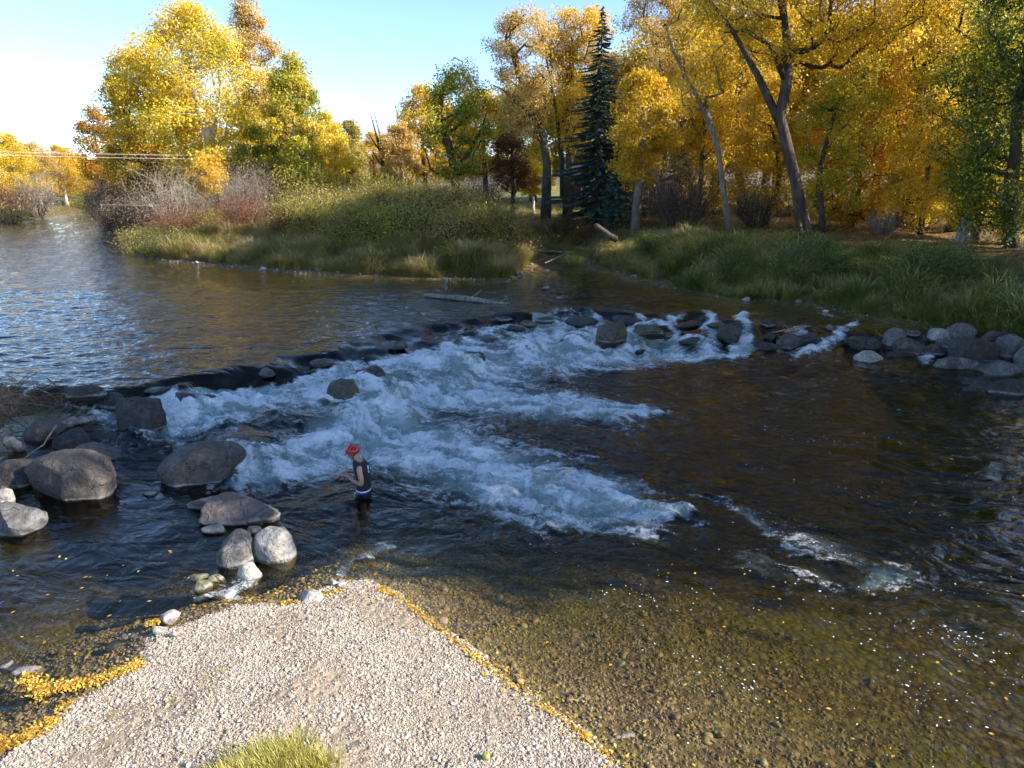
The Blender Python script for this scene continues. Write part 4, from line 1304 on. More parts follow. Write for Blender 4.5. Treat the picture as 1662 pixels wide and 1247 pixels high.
# ------------------------------------------------------------------ cabin behind the spruce
cb = at(1000, 318, 78)
cg = gz(cb[0], 78)
cab = thing('cabin', 'low dark red cabin half hidden behind the tall spruce', 'cabin', (cb[0], 78, cg - 0.1))
M['redwall'] = mat_plain('red_boards', (0.13, 0.035, 0.025), 0.8, 0.3, 3.0)
M['roofing'] = mat_plain('roofing', (0.36, 0.29, 0.27), 0.8, 0.2, 5.0)
M['paint'] = mat_plain('white_paint', (0.75, 0.73, 0.68), 0.5)
M['glass'] = mat_plain('window_glass', (0.10, 0.12, 0.14), 0.06, 0.1, 2.0)
MB().box((-5, 0, 0), (5, 6, 2.6)).build('wall', M['redwall'], cab, False)
rf = MB()
rf.rings([[(-5.5, -0.6, 2.5), (-5.5, 3, 4.3), (-5.5, 6.6, 2.5)], [(5.5, -0.6, 2.5), (5.5, 3, 4.3), (5.5, 6.6, 2.5)]])
rf.build('roof', M['roofing'], cab, False)
for wx_ in (-3.2, 0.3, 2.9):
    fw = MB()
    fw.box((wx_ - 0.55, -0.06, 0.95), (wx_ - 0.45, -0.003, 2.05)).box((wx_ + 0.45, -0.06, 0.95), (wx_ + 0.55, -0.003, 2.05))
    fw.box((wx_ - 0.45, -0.06, 1.95), (wx_ + 0.45, -0.003, 2.05)).box((wx_ - 0.45, -0.06, 0.95), (wx_ + 0.45, -0.003, 1.05))
    wo_ = fw.build('window', M['paint'], cab, False)
    MB().box((wx_ - 0.45, -0.03, 1.05), (wx_ + 0.45, -0.004, 1.95)).build('pane', M['glass'], wo_, False)
MB().box((-1.9, -0.05, 0.1), (-1.0, -0.003, 2.05)).build('door', M['bark'], cab, False)


# ------------------------------------------------------------------ shrubs
def shrub(label, px, Y, base_py, wpx, hpx, mat, stem, nst=26, leaves=2600, size=0.12, seed=1, name='shrub', group=None, twig=0.009, hue=0.5, sig=0.22, spread=1.0, x=None, cat='shrub'):
    rs = np.random.RandomState(seed)
    bx_ = at(px, base_py, Y)[0] if x is None else x
    g = gz(bx_, Y)
    k = ppm(Y, 2)
    R, H_ = wpx / k / 2, hpx / k
    root = thing(name, label, cat, (bx_, Y, g - 0.08), group)
    mb = MB()
    tips = []
    for i in range(nst):
        an = rs.uniform(0, 6.283)
        q = math.sqrt(rs.uniform(0, 1))
        ti = np.array([R * q * math.cos(an) * spread, R * q * math.sin(an) * 0.8, H_ * (1 - 0.45 * q * q) * rs.uniform(0.72, 1.05)])
        b0 = np.array([0.22 * R * math.cos(an) * rs.uniform(0.2, 1), 0.22 * R * math.sin(an), 0])
        mid = (b0 + ti) / 2 + np.array([0.1 * R * math.cos(an), 0.1 * R * math.sin(an), H_ * 0.08])
        mb.tube([b0, mid, ti], [twig * 2.6, twig * 1.8, twig * 0.6], 4, cap=False)
        tips.append(ti)
        for j in range(5):
            t_ = rs.uniform(0.3, 0.9)
            s0 = b0 * (1 - t_) ** 2 + 2 * mid * t_ * (1 - t_) + ti * t_ * t_
            e_ = s0 + rs.normal(size=3) * R * 0.28 + np.array([0, 0, 0.22 * H_])
            e_[2] = min(e_[2], H_ * 1.05)
            mb.tube([s0, (s0 + e_) / 2 + rs.normal(size=3) * 0.04, e_], [twig * 1.1, twig * 0.8, twig * 0.45], 3, cap=False)
            tips.append(e_)
    mb.build('stems', M[stem], root)
    if leaves:
        low = [np.array([t_[0] * 1.02, t_[1], t_[2] * rs.uniform(0.25, 0.8)]) for t_ in tips]
        allp = tips + low
        me = leaf_mesh('foliage', allp, sig * R * rs.uniform(0.6, 1.2, len(allp)), leaves, size, rs, hue + rs.normal(size=len(allp)) * 0.15, 0.9, 0.36)
        obj('foliage', me, M[mat], root)
    return root


S1 = shrub('grey-mauve bare bush with pale stems at the left of the island bank', 290, 56, 365, 165, 100, 'mauve', 'bark_pale', 44, 15000, 0.10, 11, twig=0.009, hue=0.6)
shrub('smaller grey bare bush right of the big pale-stemmed one', 405, 55, 360, 100, 85, 'mauve', 'bark_grey', 46, 8000, 0.10, 12, twig=0.011)
shrub('reddish-brown bush hanging over the water at the island tip', 200, 60, 392, 80, 70, 'mauve', 'bark', 40, 8000, 0.10, 13, twig=0.012, hue=0.2)
shrub('brown bush set back behind the island tip', 178, 72, 370, 80, 76, 'mauve', 'bark', 40, 7000, 0.13, 131, twig=0.012, hue=0.3)
shrub('dusky red bush between island tip and pale-stemmed bush', 238, 64, 370, 100, 90, 'red', 'bark', 40, 7000, 0.12, 132, twig=0.012, hue=0.25)
shrub('far brown bush at the bend beyond the island tip', 172, 90, 356, 60, 70, 'mauve', 'bark', 40, 6000, 0.15, 133, twig=0.014, hue=0.2)
shrub('tan bush under the golden trees left of the grove', 215, 74, 350, 110, 80, 'amber', 'bark', 40, 7000, 0.14, 134, twig=0.012, hue=0.2)
shrub('dark red dogwood bush below the pale-stemmed bush', 300, 52, 388, 100, 46, 'red', 'bark', 30, 7000, 0.10, 14, hue=0.4)
shrub('red-leaved bush right of the pale-stemmed bush', 400, 50, 390, 90, 50, 'red', 'bark', 30, 6000, 0.10, 15, hue=0.5)
shrub('small yellow bush among the grey stems on the island', 345, 53, 380, 50, 34, 'lime', 'bark', 24, 1600, 0.12, 16, hue=0.6)
shrub('bright green low bush at the water edge of the island tip', 262, 47.5, 415, 80, 44, 'green', 'bark', 26, 2600, 0.11, 17, hue=0.6)
shrub('tan grassy bush at the left water edge of the island', 225, 51, 405, 60, 40, 'olive', 'bark', 26, 2200, 0.11, 18, hue=0.75)
shrub('dusky purple bush under the leaning grey cottonwood', 1108, 46, 362, 130, 116, 'mauve', 'bark', 70, 3200, 0.11, 19, twig=0.014, hue=0.05)
shrub('dark twiggy bush left of the leaning dark trunk', 1225, 45, 365, 90, 70, 'mauve', 'bark', 50, 1500, 0.1, 20, twig=0.012, hue=0.1)
shrub('low rust bush on the bank before the twin golden trunks', 905, 51, 345, 80, 36, 'rust', 'bark', 30, 2600, 0.11, 21, hue=0.6)
shrub('fiery orange-red bush under the tall spruce', 962, 50, 338, 70, 26, 'red', 'bark', 26, 2600, 0.1, 22, hue=0.8)
shrub('orange bush at the foot of the stout grey trunk', 1012, 50, 352, 50, 40, 'amber', 'bark', 26, 1800, 0.11, 23, hue=0.3)
shrub('green leafy bush in the gap before the dead snag', 630, 60, 318, 110, 64, 'lime', 'bark', 34, 4200, 0.15, 24, hue=0.25)
shrub('yellow-orange bush left of the green leafy one in the gap', 565, 59, 322, 80, 60, 'gold', 'bark', 34, 3000, 0.15, 25, hue=0.5)
shrub('brown half-bare bush before the pale orange tree', 695, 58, 318, 70, 50, 'rust', 'bark', 40, 1800, 0.12, 26, hue=0.6)
shrub('dark thicket under the forked green and yellow tree', 780, 56, 318, 110, 66, 'mauve', 'bark', 60, 2200, 0.12, 27, twig=0.014, hue=0.1)
shrub('dark undergrowth bush at the right foot of the island grove', 440, 58, 340, 100, 76, 'mauve', 'bark', 60, 2600, 0.13, 28, twig=0.014, hue=0.1)
shrub('yellow undergrowth bush at the right end of the island grove', 505, 57, 340, 100, 70, 'lime', 'bark', 40, 4000, 0.15, 29, hue=0.6)
shrub('grey bare bush on the far left bank', 62, 96, 352, 70, 64, 'mauve', 'bark_grey', 50, 2600, 0.2, 30, twig=0.02, hue=0.6)
shrub('red-tinged bush on the far left bank at the photo edge', 10, 92, 350, 70, 50, 'red', 'bark', 36, 2600, 0.2, 31, twig=0.02, hue=0.7)
shrub('straw-coloured low bush at the far left water edge', 20, 86, 360, 70, 26, 'paleamber', 'bark', 30, 2200, 0.18, 32, hue=0.6)
shrub('green low bush at the river bend under golden trees', 132, 118, 345, 50, 16, 'lime', 'bark', 26, 1600, 0.2, 33, hue=0.4)
shrub('bleached tangle of dead twigs below the gold and green tree', 1432, 40, 385, 60, 42, 'mauve', 'bark_grey', 50, 0, 0.1, 34, twig=0.010)
shrub('dark brushy undergrowth left of the twin dark trunks', 1490, 45, 372, 90, 50, 'rust', 'bark', 40, 2200, 0.1, 35, hue=0.3)
for i, (px, Yd, w_, h_, mt, st, lb) in enumerate([
        (1270, 58, 120, 60, 'mauve', 'bark', 'dark understorey bush behind the leaning dark trunk'),
        (1360, 56, 130, 70, 'amber', 'bark', 'amber understorey bush behind the low-hanging orange boughs'),
        (1450, 55, 130, 80, 'rust', 'bark', 'rusty understorey bush in the shade left of the twin trunks'),
        (1625, 44, 130, 90, 'gold', 'bark', 'gold understorey bush between twin trunks and willow'),
        (1055, 58, 130, 80, 'mauve', 'bark', 'dusky understorey bush behind the stout grey trunk'),
        (1150, 62, 130, 90, 'amber', 'bark', 'amber understorey bush behind the dusky purple one')]):
    shrub(lb, px, Yd, 350, w_, h_, mt, st, 40, 3600, 0.15, 40 + i, hue=0.35)

# willows on the island mound: four builds, then copies
wil = [shrub('olive willow at the crest of the island mound', 700, 46, 350, 120, 70, 'olive', 'bark', 60, 5200, 0.15, 60, name='willow_shrub', hue=0.5, twig=0.011),
       shrub('green willow facing the water at the right end of the mound', 800, 42.5, 420, 130, 74, 'olive', 'bark', 60, 5600, 0.15, 61, name='willow_shrub', hue=0.35, twig=0.011),
       shrub('tan willow at the left shoulder of the island mound', 520, 48, 380, 120, 60, 'olive', 'bark', 60, 5000, 0.15, 62, name='willow_shrub', hue=0.7, twig=0.011)]
rs = np.random.RandomState(77)
nW = 0
for i in range(400):
    if nW >= 44:
        break
    px = rs.uniform(440, 872); Yd = rs.uniform(41, 54)
    x_ = at(px, 380, Yd)[0]
    d_ = float(sdf(LAND, np.array([x_]), np.array([Yd]))[0])
    if d_ < 2.2 or (px > 830 and Yd > 48):
        continue
    sc = rs.uniform(0.6, 0.95) * (0.62 if d_ < 3.5 else 1.0) * (0.8 if px < 560 else 1.0)
    copy_tree(wil[nW % 3], 'olive willow merging into the thicket on the island mound', (x_, Yd, gz(x_, Yd) - 0.08), rs.uniform(0, 6.28), (sc, sc, sc * rs.uniform(0.8, 1.05)), rs.choice(['olive', 'olive', 'olive', 'lime', 'rust']) if rs.uniform() < 0.45 else 'olive', None, 'willows of the island thicket')
    nW += 1


bb = [shrub('leafy green bush at the water edge below the leaning dark trunk', 1300, 32.5, 470, 110, 56, 'bankgreen', 'bark', 40, 6500, 0.11, 80, name='bank_bush', hue=0.4),
      shrub('dense green bush on the right bank above the boulder pile', 1490, 28.5, 505, 120, 58, 'bankgreen', 'bark', 40, 7000, 0.11, 81, name='bank_bush', hue=0.5)]
for i, (px, Yd, sc, mt, lb) in enumerate([(1200, 34, 0.8, 'bankgreen', 'green bush left of the one below the leaning dark trunk'), (1370, 31.5, 0.85, 'bankgreen', 'green bush right of the one below the leaning dark trunk'),
        (1420, 30.5, 0.6, 'olive', 'low olive bush on the bank left of the dense green one'), (1540, 29, 0.8, 'bankgreen', 'green bush right of the dense one above the boulder pile'),
        (1120, 38, 0.8, 'olive', 'olive bush on the slope under the dusky purple bush'), (1060, 41, 0.8, 'bankgreen', 'green bush on the slope below the stout grey trunk'),
        (1160, 37, 0.7, 'bankgreen', 'small green bush on the slope under the leaning grey cottonwood'), (1330, 35, 0.7, 'bankgreen', 'small green bush at the foot of the leaning dark trunk'),
        (1005, 43, 0.7, 'olive', 'olive bush beside the dark broken log'), (930, 44.5, 0.6, 'bankgreen', 'green bush at the head of the inlet'), (1270, 36, 0.75, 'olive', 'olive bush left of the leaning dark trunk foot'), (1460, 33, 0.55, 'olive', 'low olive bush in the leaf litter left of the stump')]):
    x_ = at(px, 400, Yd)[0]
    copy_tree(bb[i % 2], lb, (x_, Yd, gz(x_, Yd) - 0.1), i * 1.3, (sc, sc, sc * 0.9), mt, None, None)

# ------------------------------------------------------------------ grasses
def tuft(name, n, h, spread, seed, w=0.012, droop=0.5, seg=3, seedhead=0.0):
    rs = np.random.RandomState(seed)
    V, Fc, hu = [], [], []
    for i in range(n):
        an = rs.uniform(0, 6.283); r = spread * math.sqrt(rs.uniform(0, 1))
        p = np.array([r * math.cos(an), r * math.sin(an), 0.0])
        an2 = an + rs.normal() * 0.9
        d = np.array([math.cos(an2), math.sin(an2), 0])
        sd_ = np.array([-d[1], d[0], 0])
        L = h * rs.uniform(0.55, 1.15)
        lean = rs.uniform(0.08, 0.45); dr = droop * rs.uniform(0.3, 1.2)
        b0 = len(V)
        hh = rs.uniform(0, 1)
        head = rs.uniform() < seedhead
        for k in range(seg + 1):
            t_ = k / seg
            c_ = p + d * L * (lean * t_ + dr * 0.5 * t_ * t_ * t_) + np.array([0, 0, L * (t_ - 0.35 * dr * t_ ** 3)])
            ww = w * (1 - t_ * 0.75) if not head else (w * 0.4 if t_ < 0.7 else w * 1.6)
            if k == seg:
                V.append(c_); hu.append(1.0 if head else 0.2 + 0.6 * hh)
            else:
                V.append(c_ - sd_ * ww); V.append(c_ + sd_ * ww)
                q = (0.95 if (head and t_ > 0.5) else 0.1 + 0.55 * hh)
                hu += [q, q]
        for k in range(seg - 1):
            Fc.append((b0 + 2 * k, b0 + 2 * k + 1, b0 + 2 * k + 3, b0 + 2 * k + 2))
        Fc.append((b0 + 2 * seg - 2, b0 + 2 * seg - 1, b0 + 2 * seg))
    me = bpy.data.meshes.new(name)
    me.from_pydata([tuple(v) for v in V], [], Fc)
    fattr(me, 'hue', hu)
    return me


TF = [tuft('tuft_a', 60, 0.9, 0.30, 1, 0.012, 1.1, 4), tuft('tuft_b', 50, 1.1, 0.26, 2, 0.011, 0.8, 4, 0.25), tuft('tuft_c', 60, 0.7, 0.36, 3, 0.012, 1.2, 4), tuft('tuft_d', 40, 1.3, 0.22, 4, 0.010, 0.9, 4, 0.5)]
TS = [tuft('tuft_e', 50, 0.28, 0.16, 5, 0.006, 0.5), tuft('tuft_f', 40, 0.22, 0.18, 6, 0.005, 0.6)]


def bank_points(n, xr, yr, dr, seed, dens=None):
    rs = np.random.RandomState(seed)
    x = rs.uniform(*xr, n * 3); y = rs.uniform(*yr, n * 3)
    z, d1, d2, d3, s_ = ground(x, y)
    ok = (d1 > dr[0]) & (d1 < dr[1])
    if dens is not None:
        ok &= dens(x, y, d1) > rs.uniform(0, 1, len(x))
    i = np.where(ok)[0][:n]
    return np.stack([x[i], y[i], z[i] - 0.03], 1), d1[i], rs


def grass(name, pts, rs, mats, lo, hi, label, tufts=TF):
    n = len(pts)
    s_ = rs.uniform(lo, hi, n) * np.clip(0.85 + 0.75 * fbm2(pts[:, 0] * 0.55 + 2, pts[:, 1] * 0.55, 2), 0.35, 1.35)
    rot = np.stack([rs.normal(size=n) * 0.10, rs.normal(size=n) * 0.10, rs.uniform(0, 6.283, n)], 1)
    src = [(me, M[m]) for m in mats for me in tufts]
    return scatter(name, pts, np.stack([s_, s_, s_ * rs.uniform(0.8, 1.15, n)], 1), rot, rs.randint(0, len(src), n), src, label, 'grass')


p, d, r_ = bank_points(7500, (-32, 1.5), (36, 62), (0.7, 7.0), 1, lambda x, y, d: np.clip(1.15 - d * 0.12, 0.2, 1))
grass('sedge', p, r_, ['sedge', 'sedge', 'straw'], 0.55, 1.0, 'olive and straw sedge along the island bank')
p, d, r_ = bank_points(2600, (-7, 1.2), (36, 45), (0.6, 4.5), 2)
grass('sedge', p, r_, ['sedge', 'reed', 'straw'], 0.6, 1.05, 'tall pale-topped sedge at the right end of the island')
p, d, r_ = bank_points(7500, (8.0, 24), (23, 42), (0.35, 6.6), 3, lambda x, y, d: np.clip(1.25 - d * (0.11 + 0.25 * sstep(12.5, 15, x)), 0.03, 1))
grass('reed_grass', p, r_, ['reed', 'reed', 'reed', 'sedge'], 0.6, 1.05, 'tall green reed grass arching over the right bank')
p, d, r_ = bank_points(3000, (1.0, 11), (34, 54), (0.9, 9.0), 4, lambda x, y, d: np.clip(1.1 - d * 0.08, 0.15, 1))
grass('meadow_grass', p, r_, ['sedge', 'reed', 'straw'], 0.35, 0.75, 'mixed green and dry grass around the small inlet')
p, d, r_ = bank_points(2600, (-30, 30), (44, 75), (6.0, 30.0), 5, lambda x, y, d: 0.6 + 0 * x)
grass('meadow_grass', p, r_, ['sedge', 'reed', 'straw'], 0.3, 0.6, 'rough grass under the trees')
p, d, r_ = bank_points(900, (13, 24), (18, 27), (0.3, 5.0), 6)
grass('bank_grass', p, r_, ['lawn', 'reed'], 0.5, 0.9, 'short bright grass behind the right boulder pile', TS)
rs = np.random.RandomState(8)
n = 260
px = rs.normal(442, 40, n); py = 1272 - np.abs(rs.normal(0, 1, n)) * 24
pp = np.array([W(a, b_, 0.3) for a, b_ in zip(px, py)])
pp[:, 2] = ground(pp[:, 0], pp[:, 1])[0] - 0.01
grass('grass_clump', pp, rs, ['lawn'], 0.4, 0.85, 'sunlit yellow-green grass on the gravel at the bottom of the photo', TS)
n = 40
pp = np.stack([rs.uniform(-4.7, -3.4, n), rs.uniform(6.0, 7.4, n), np.zeros(n)], 1)
pp[:, 2] = ground(pp[:, 0], pp[:, 1])[0] - 0.01
grass('grass_sprigs', pp, rs, ['lawn'], 0.12, 0.3, 'tiny green sprigs growing through the gravel', TS)

# fallen leaves on the right bank
LF = leaf_mesh('fallen_leaf', [np.zeros(3)], 0.0, 1, 1.0, np.random.RandomState(3), [0.5])
LFS = []
for i, hv in enumerate((0.15, 0.45, 0.7, 0.95)):
    m_ = LF.copy()
    co = np.array([(0, -0.5, 0), (0.28, 0, 0.07), (0, 0.5, 0.03), (-0.28, 0, 0.07)], np.float32)
    m_.vertices.foreach_set('co', co.ravel())
    m_.attributes['hue'].data.foreach_set('value', np.full(4, hv, np.float32))
    LFS.append(m_)
p, d, r_ = bank_points(9000, (6, 30), (26, 60), (4.5, 30), 9)
n = len(p); s_ = r_.uniform(0.07, 0.14, n)
p[:, 2] += 0.05
scatter('fallen_leaves', p, np.stack([s_] * 3, 1), np.stack([r_.normal(size=n) * 0.4, r_.normal(size=n) * 0.4, r_.uniform(0, 6.28, n)], 1), r_.randint(0, 4, n), [(m_, M['litter']) for m_ in LFS],
        'orange-brown fallen leaves under the right bank trees', 'leaves')


def leaf_line(px_pts, n, wid, z, seed, size=(0.03, 0.06), pile=0.0, ragged=False):
    rs = np.random.RandomState(seed)
    P = np.array([W(x, y, z) for x, y in px_pts])
    seg = rs.randint(0, len(P) - 1, n); q = rs.uniform(0, 1, n)[:, None]
    c_ = P[seg] * (1 - q) + P[seg + 1] * q
    c_[:, :2] += rs.normal(size=(n, 2)) * wid
    if ragged:
        c_ = c_[n2(c_[:, 0] * 3.1, c_[:, 1] * 3.1) + 0.25 * rs.normal(size=n) < 0.12]
        n = len(c_)
    g_ = ground(c_[:, 0], c_[:, 1])[0]
    c_[:, 2] = np.maximum(g_, z) + 0.012 + rs.uniform(0, 1, n) * pile
    return c_


def leaf_scatter(name, c_, seed, label, size=(0.035, 0.065), tilt=0.45, mat='drift'):
    rs = np.random.RandomState(seed)
    n = len(c_); s_ = rs.uniform(*size, n)
    return scatter(name, c_, np.stack([s_] * 3, 1), np.stack([rs.normal(size=n) * tilt, rs.normal(size=n) * tilt, rs.uniform(0, 6.28, n)], 1), rs.randint(0, 4, n), [(m_, M[mat]) for m_ in LFS], label, 'leaves')


leaf_scatter('leaf_drift', np.concatenate([leaf_line([(88, 1118), (150, 1110), (200, 1092), (222, 1082)], 1500, 0.05, 0.0, 1, pile=0.03), leaf_line([(40, 1100), (62, 1112), (68, 1132)], 500, 0.06, 0.0, 2, pile=0.03)]), 1,
             'thick yellow leaf drift reaching from the pool edge of the bar')
leaf_scatter('leaf_drift', leaf_line([(-10, 1210), (30, 1205), (62, 1188), (85, 1175)], 1100, 0.06, 0.0, 3, pile=0.03), 3, 'yellow leaf drift at the lower left corner')
leaf_scatter('leaf_drift', np.concatenate([leaf_line([(612, 958), (640, 968), (700, 1012), (760, 1062), (830, 1112), (900, 1162), (980, 1222), (1030, 1256)], 1100, 0.035, 0.0, 4, pile=0.012, ragged=True), leaf_line([(600, 955), (760, 1062), (900, 1162), (1030, 1256)], 260, 0.13, 0.0, 44, pile=0.01)]), 4, 'thin line of yellow leaves along the river side of the bar', tilt=0.35)
leaf_scatter('leaf_drift', np.concatenate([leaf_line([(238, 1016), (258, 1012)], 130, 0.03, 0.0, 5, pile=0.03), leaf_line([(455, 985), (520, 972), (560, 958)], 150, 0.05, 0.0, 6, pile=0.02), leaf_line([(100, 1150), (112, 1145)], 120, 0.04, 0, 7, pile=0.02)]), 5, 'small clumps of yellow leaves between the white stones')
# leaves sunk on the bed and floating on the pool
rs = np.random.RandomState(12)
n = 260
px, py = rs.uniform(330, 640, n), rs.uniform(890, 985, n)
c_ = np.array([W(a, b_, 0.0) for a, b_ in zip(px, py)])
c_[:, 2] = np.minimum(ground(c_[:, 0], c_[:, 1])[0], -0.02) + 0.02
leaf_scatter('sunken_leaves', c_, 6, 'yellow leaves caught on the bed of the shallow riffle', (0.04, 0.08), 0.3)
n = 80
px, py = rs.uniform(640, 1662, n), rs.uniform(900, 1247, n)
c_ = np.array([W(a, b_, 0.0) for a, b_ in zip(px, py)])
px2, py2 = rs.uniform(20, 330, 40), rs.uniform(880, 1090, 40)
c_ = np.concatenate([c_, np.array([W(a, b_, 0.0) for a, b_ in zip(px2, py2)])])
c_ = c_[ground(c_[:, 0], c_[:, 1])[0] < -0.04]


def water_z(x, y):
    """height of the built water sheet"""
    x = np.asarray(x, float); y = np.asarray(y, float)
    i = np.clip(np.searchsorted(yw, y), 1, len(yw) - 1)
    i = np.where(np.abs(yw[i - 1] - y) < np.abs(yw[i] - y), i - 1, i)
    u = x / HWw[i]
    j = np.clip(np.searchsorted(uw, u), 1, len(uw) - 1)
    j = np.where(np.abs(uw[j - 1] - u) < np.abs(uw[j] - u), j - 1, j)
    return Z[i, j]


c_[:, 2] = water_z(c_[:, 0], c_[:, 1]) + 0.012
leaf_scatter('floating_leaves', c_, 7, 'scattered yellow leaves floating on the water', (0.03, 0.075), 0.12)

# ------------------------------------------------------------------ gravel, cobbles, bed stones
t = NT('pebble')
rnd = t.n('ObjectInfo').outputs['Random']
c = t.ramp(rnd, [(0.0, (0.20, 0.145, 0.115)), (0.2, (0.34, 0.28, 0.215)), (0.45, (0.48, 0.415, 0.325)), (0.7, (0.58, 0.515, 0.415)), (0.9, (0.41, 0.31, 0.235)), (1.0, (0.67, 0.60, 0.50))])
c = t.mixc(t.mapr(t.noise(t.n('TexCoord').outputs['Object'], 2.5, 4.0), 0.35, 0.7, 0, 0.35), c, (0.3, 0.26, 0.23))
M['pebble'] = t.surf(t.n('BsdfPrincipled', {'Base Color': c, 'Roughness': 0.88, 'Specular IOR Level': 0.25}))
t = NT('bed_stone')
rnd = t.n('ObjectInfo').outputs['Random']
c = t.ramp(rnd, [(0.0, (0.10, 0.062, 0.022)), (0.3, (0.20, 0.125, 0.045)), (0.55, (0.30, 0.19, 0.07)), (0.75, (0.24, 0.19, 0.055)), (0.9, (0.24, 0.13, 0.085)), (1.0, (0.38, 0.31, 0.20))])
c = t.mixc(t.mapr(t.noise(t.n('TexCoord').outputs['Object'], 2.5, 4.0), 0.35, 0.7, 0, 0.5), c, (0.11, 0.09, 0.03))
M['bed_stone'] = t.surf(t.n('BsdfPrincipled', {'Base Color': c, 'Roughness': 0.6}))
t = NT('shore_stone')
rnd = t.n('ObjectInfo').outputs['Random']
c = t.ramp(rnd, [(0.0, (0.09, 0.08, 0.075)), (0.5, (0.20, 0.18, 0.17)), (1.0, (0.38, 0.35, 0.33))])
M['shore_stone'] = t.surf(t.n('BsdfPrincipled', {'Base Color': c, 'Roughness': 0.8}))
PB = [rock_mesh('pebble_%d' % i, 1.0, 0.8 + 0.06 * i, 0.62, 900 + i, 2, 6, 0.18, 0.75) for i in range(5)]
for m_ in PB:
    pass


def stones(name, pts, rad, rs, mat, label, cat='gravel'):
    n = len(pts)
    return scatter(name, pts, np.stack([rad * rs.uniform(0.8, 1.3, n), rad * rs.uniform(0.8, 1.2, n), rad * rs.uniform(0.7, 1.1, n)], 1),
                   np.stack([rs.normal(size=n) * 0.35, rs.normal(size=n) * 0.35, rs.uniform(0, 6.28, n)], 1), rs.randint(0, 5, n), [(m_, M[mat]) for m_ in PB], label, cat)


rs = np.random.RandomState(21)
n = 260000
x = rs.uniform(-5.6, 1.6, n); y = rs.uniform(5.0, 9.6, n)
z, d1, d2, d3, s_ = ground(x, y)
dens = np.clip(0.55 + 1.0 * fbm2(x * 1.1 + 4, y * 1.1, 3) + 0.35 * np.exp(-np.clip(d2, 0, 9) / 0.35), 0.10, 1)
ok = (d2 > -0.10) & (dens > rs.uniform(0, 1, n)) & (np.abs(x) < 0.74 * (y * CP + 1.7) + 0.3)
i = np.where(ok)[0][:100000]
rad = 0.0048 + 0.0095 * rs.uniform(0, 1, len(i)) ** 2.2 + 0.014 * (rs.uniform(0, 1, len(i)) < 0.03)
stones('gravel', np.stack([x[i], y[i], z[i] + rad * 0.25], 1), rad, rs, 'pebble', 'pale sunlit river gravel covering the bar')
n = 130000
x = rs.uniform(-8.5, 6.0, n); y = rs.uniform(5.0, 12.5, n)
z, d1, d2, d3, s_ = ground(x, y)
ok = (d2 < 0.0) & (d2 > -4.0) & (d3 < 0) & (np.exp(d2 * 0.28) > rs.uniform(0, 1, n)) & (np.abs(x) < 0.74 * (y * CP + 1.7) + 0.5)
i = np.where(ok)[0][:24000]
rad = 0.009 + 0.020 * rs.uniform(0, 1, len(i)) ** 2.4 + 0.04 * (rs.uniform(0, 1, len(i)) < 0.006)
stones('bed_gravel', np.stack([x[i], y[i], z[i] + rad * 0.2], 1), rad, rs, 'bed_stone', 'brown stones on the river bed seen through shallow water')
n = 26000
x = rs.uniform(-26, 16, n); y = rs.uniform(23, 50, n)
z, d1, d2, d3, s_ = ground(x, y)
spit = np.exp(-((x - 0.5) / 3.2) ** 2 - ((y - 35.3) / 1.0) ** 2) * 0.5
ok = ((d1 > -0.3) & (d1 < 0.7) & (n2(x * 0.23 + 1.5, y * 0.23) + 0.25 * rs.normal(size=n) > 0.08)) | (spit > rs.uniform(0.03, 1.0, n))
i = np.where(ok)[0][:4200]
rad = 0.025 + 0.055 * rs.uniform(0, 1, len(i)) ** 2 + 0.10 * (rs.uniform(0, 1, len(i)) < 0.03)
zz = np.maximum(z[i], ZU - 0.05) + rad * 0.2
stones('shore_pebbles', np.stack([x[i], y[i], zz], 1), rad, rs, 'shore_stone', 'grey cobbles along the far water edge and pebbly spit', 'pebbles')

# ------------------------------------------------------------------ drift logs, twigs, stump
def log(name, label, pts, r, mat='driftwood', stubs=0, seed=1, cat='log', n=8):
    rs = np.random.RandomState(seed)
    base = np.array(pts[0])
    P = [np.array(p_) - base for p_ in pts]
    Q, R = [], []
    for a, b_, ra, rb in zip(P, P[1:], r, r[1:]):
        for q in (0, 0.25, 0.5, 0.75):
            Q.append(a + (b_ - a) * q + rs.normal(size=3) * 0.12 * ra); R.append((ra + (rb - ra) * q) * rs.uniform(0.85, 1.12))
    Q.append(P[-1]); R.append(r[-1])
    root = thing(name, label, cat, base)
    MB().tube(Q, R, n).build('stem', M[mat], root)
    for k in range(stubs):
        i_ = rs.randint(2, len(Q) - 1)
        d_ = rs.normal(size=3); d_[2] = abs(d_[2]) + 0.4
        d_ /= np.linalg.norm(d_)
        L = R[i_] * rs.uniform(3, 7)
        MB().tube([Q[i_], Q[i_] + d_ * L * 0.5 + rs.normal(size=3) * 0.1 * L, Q[i_] + d_ * L], [R[i_] * 0.4, R[i_] * 0.3, R[i_] * 0.12], 5).build('branch', M[mat], root)
    return root


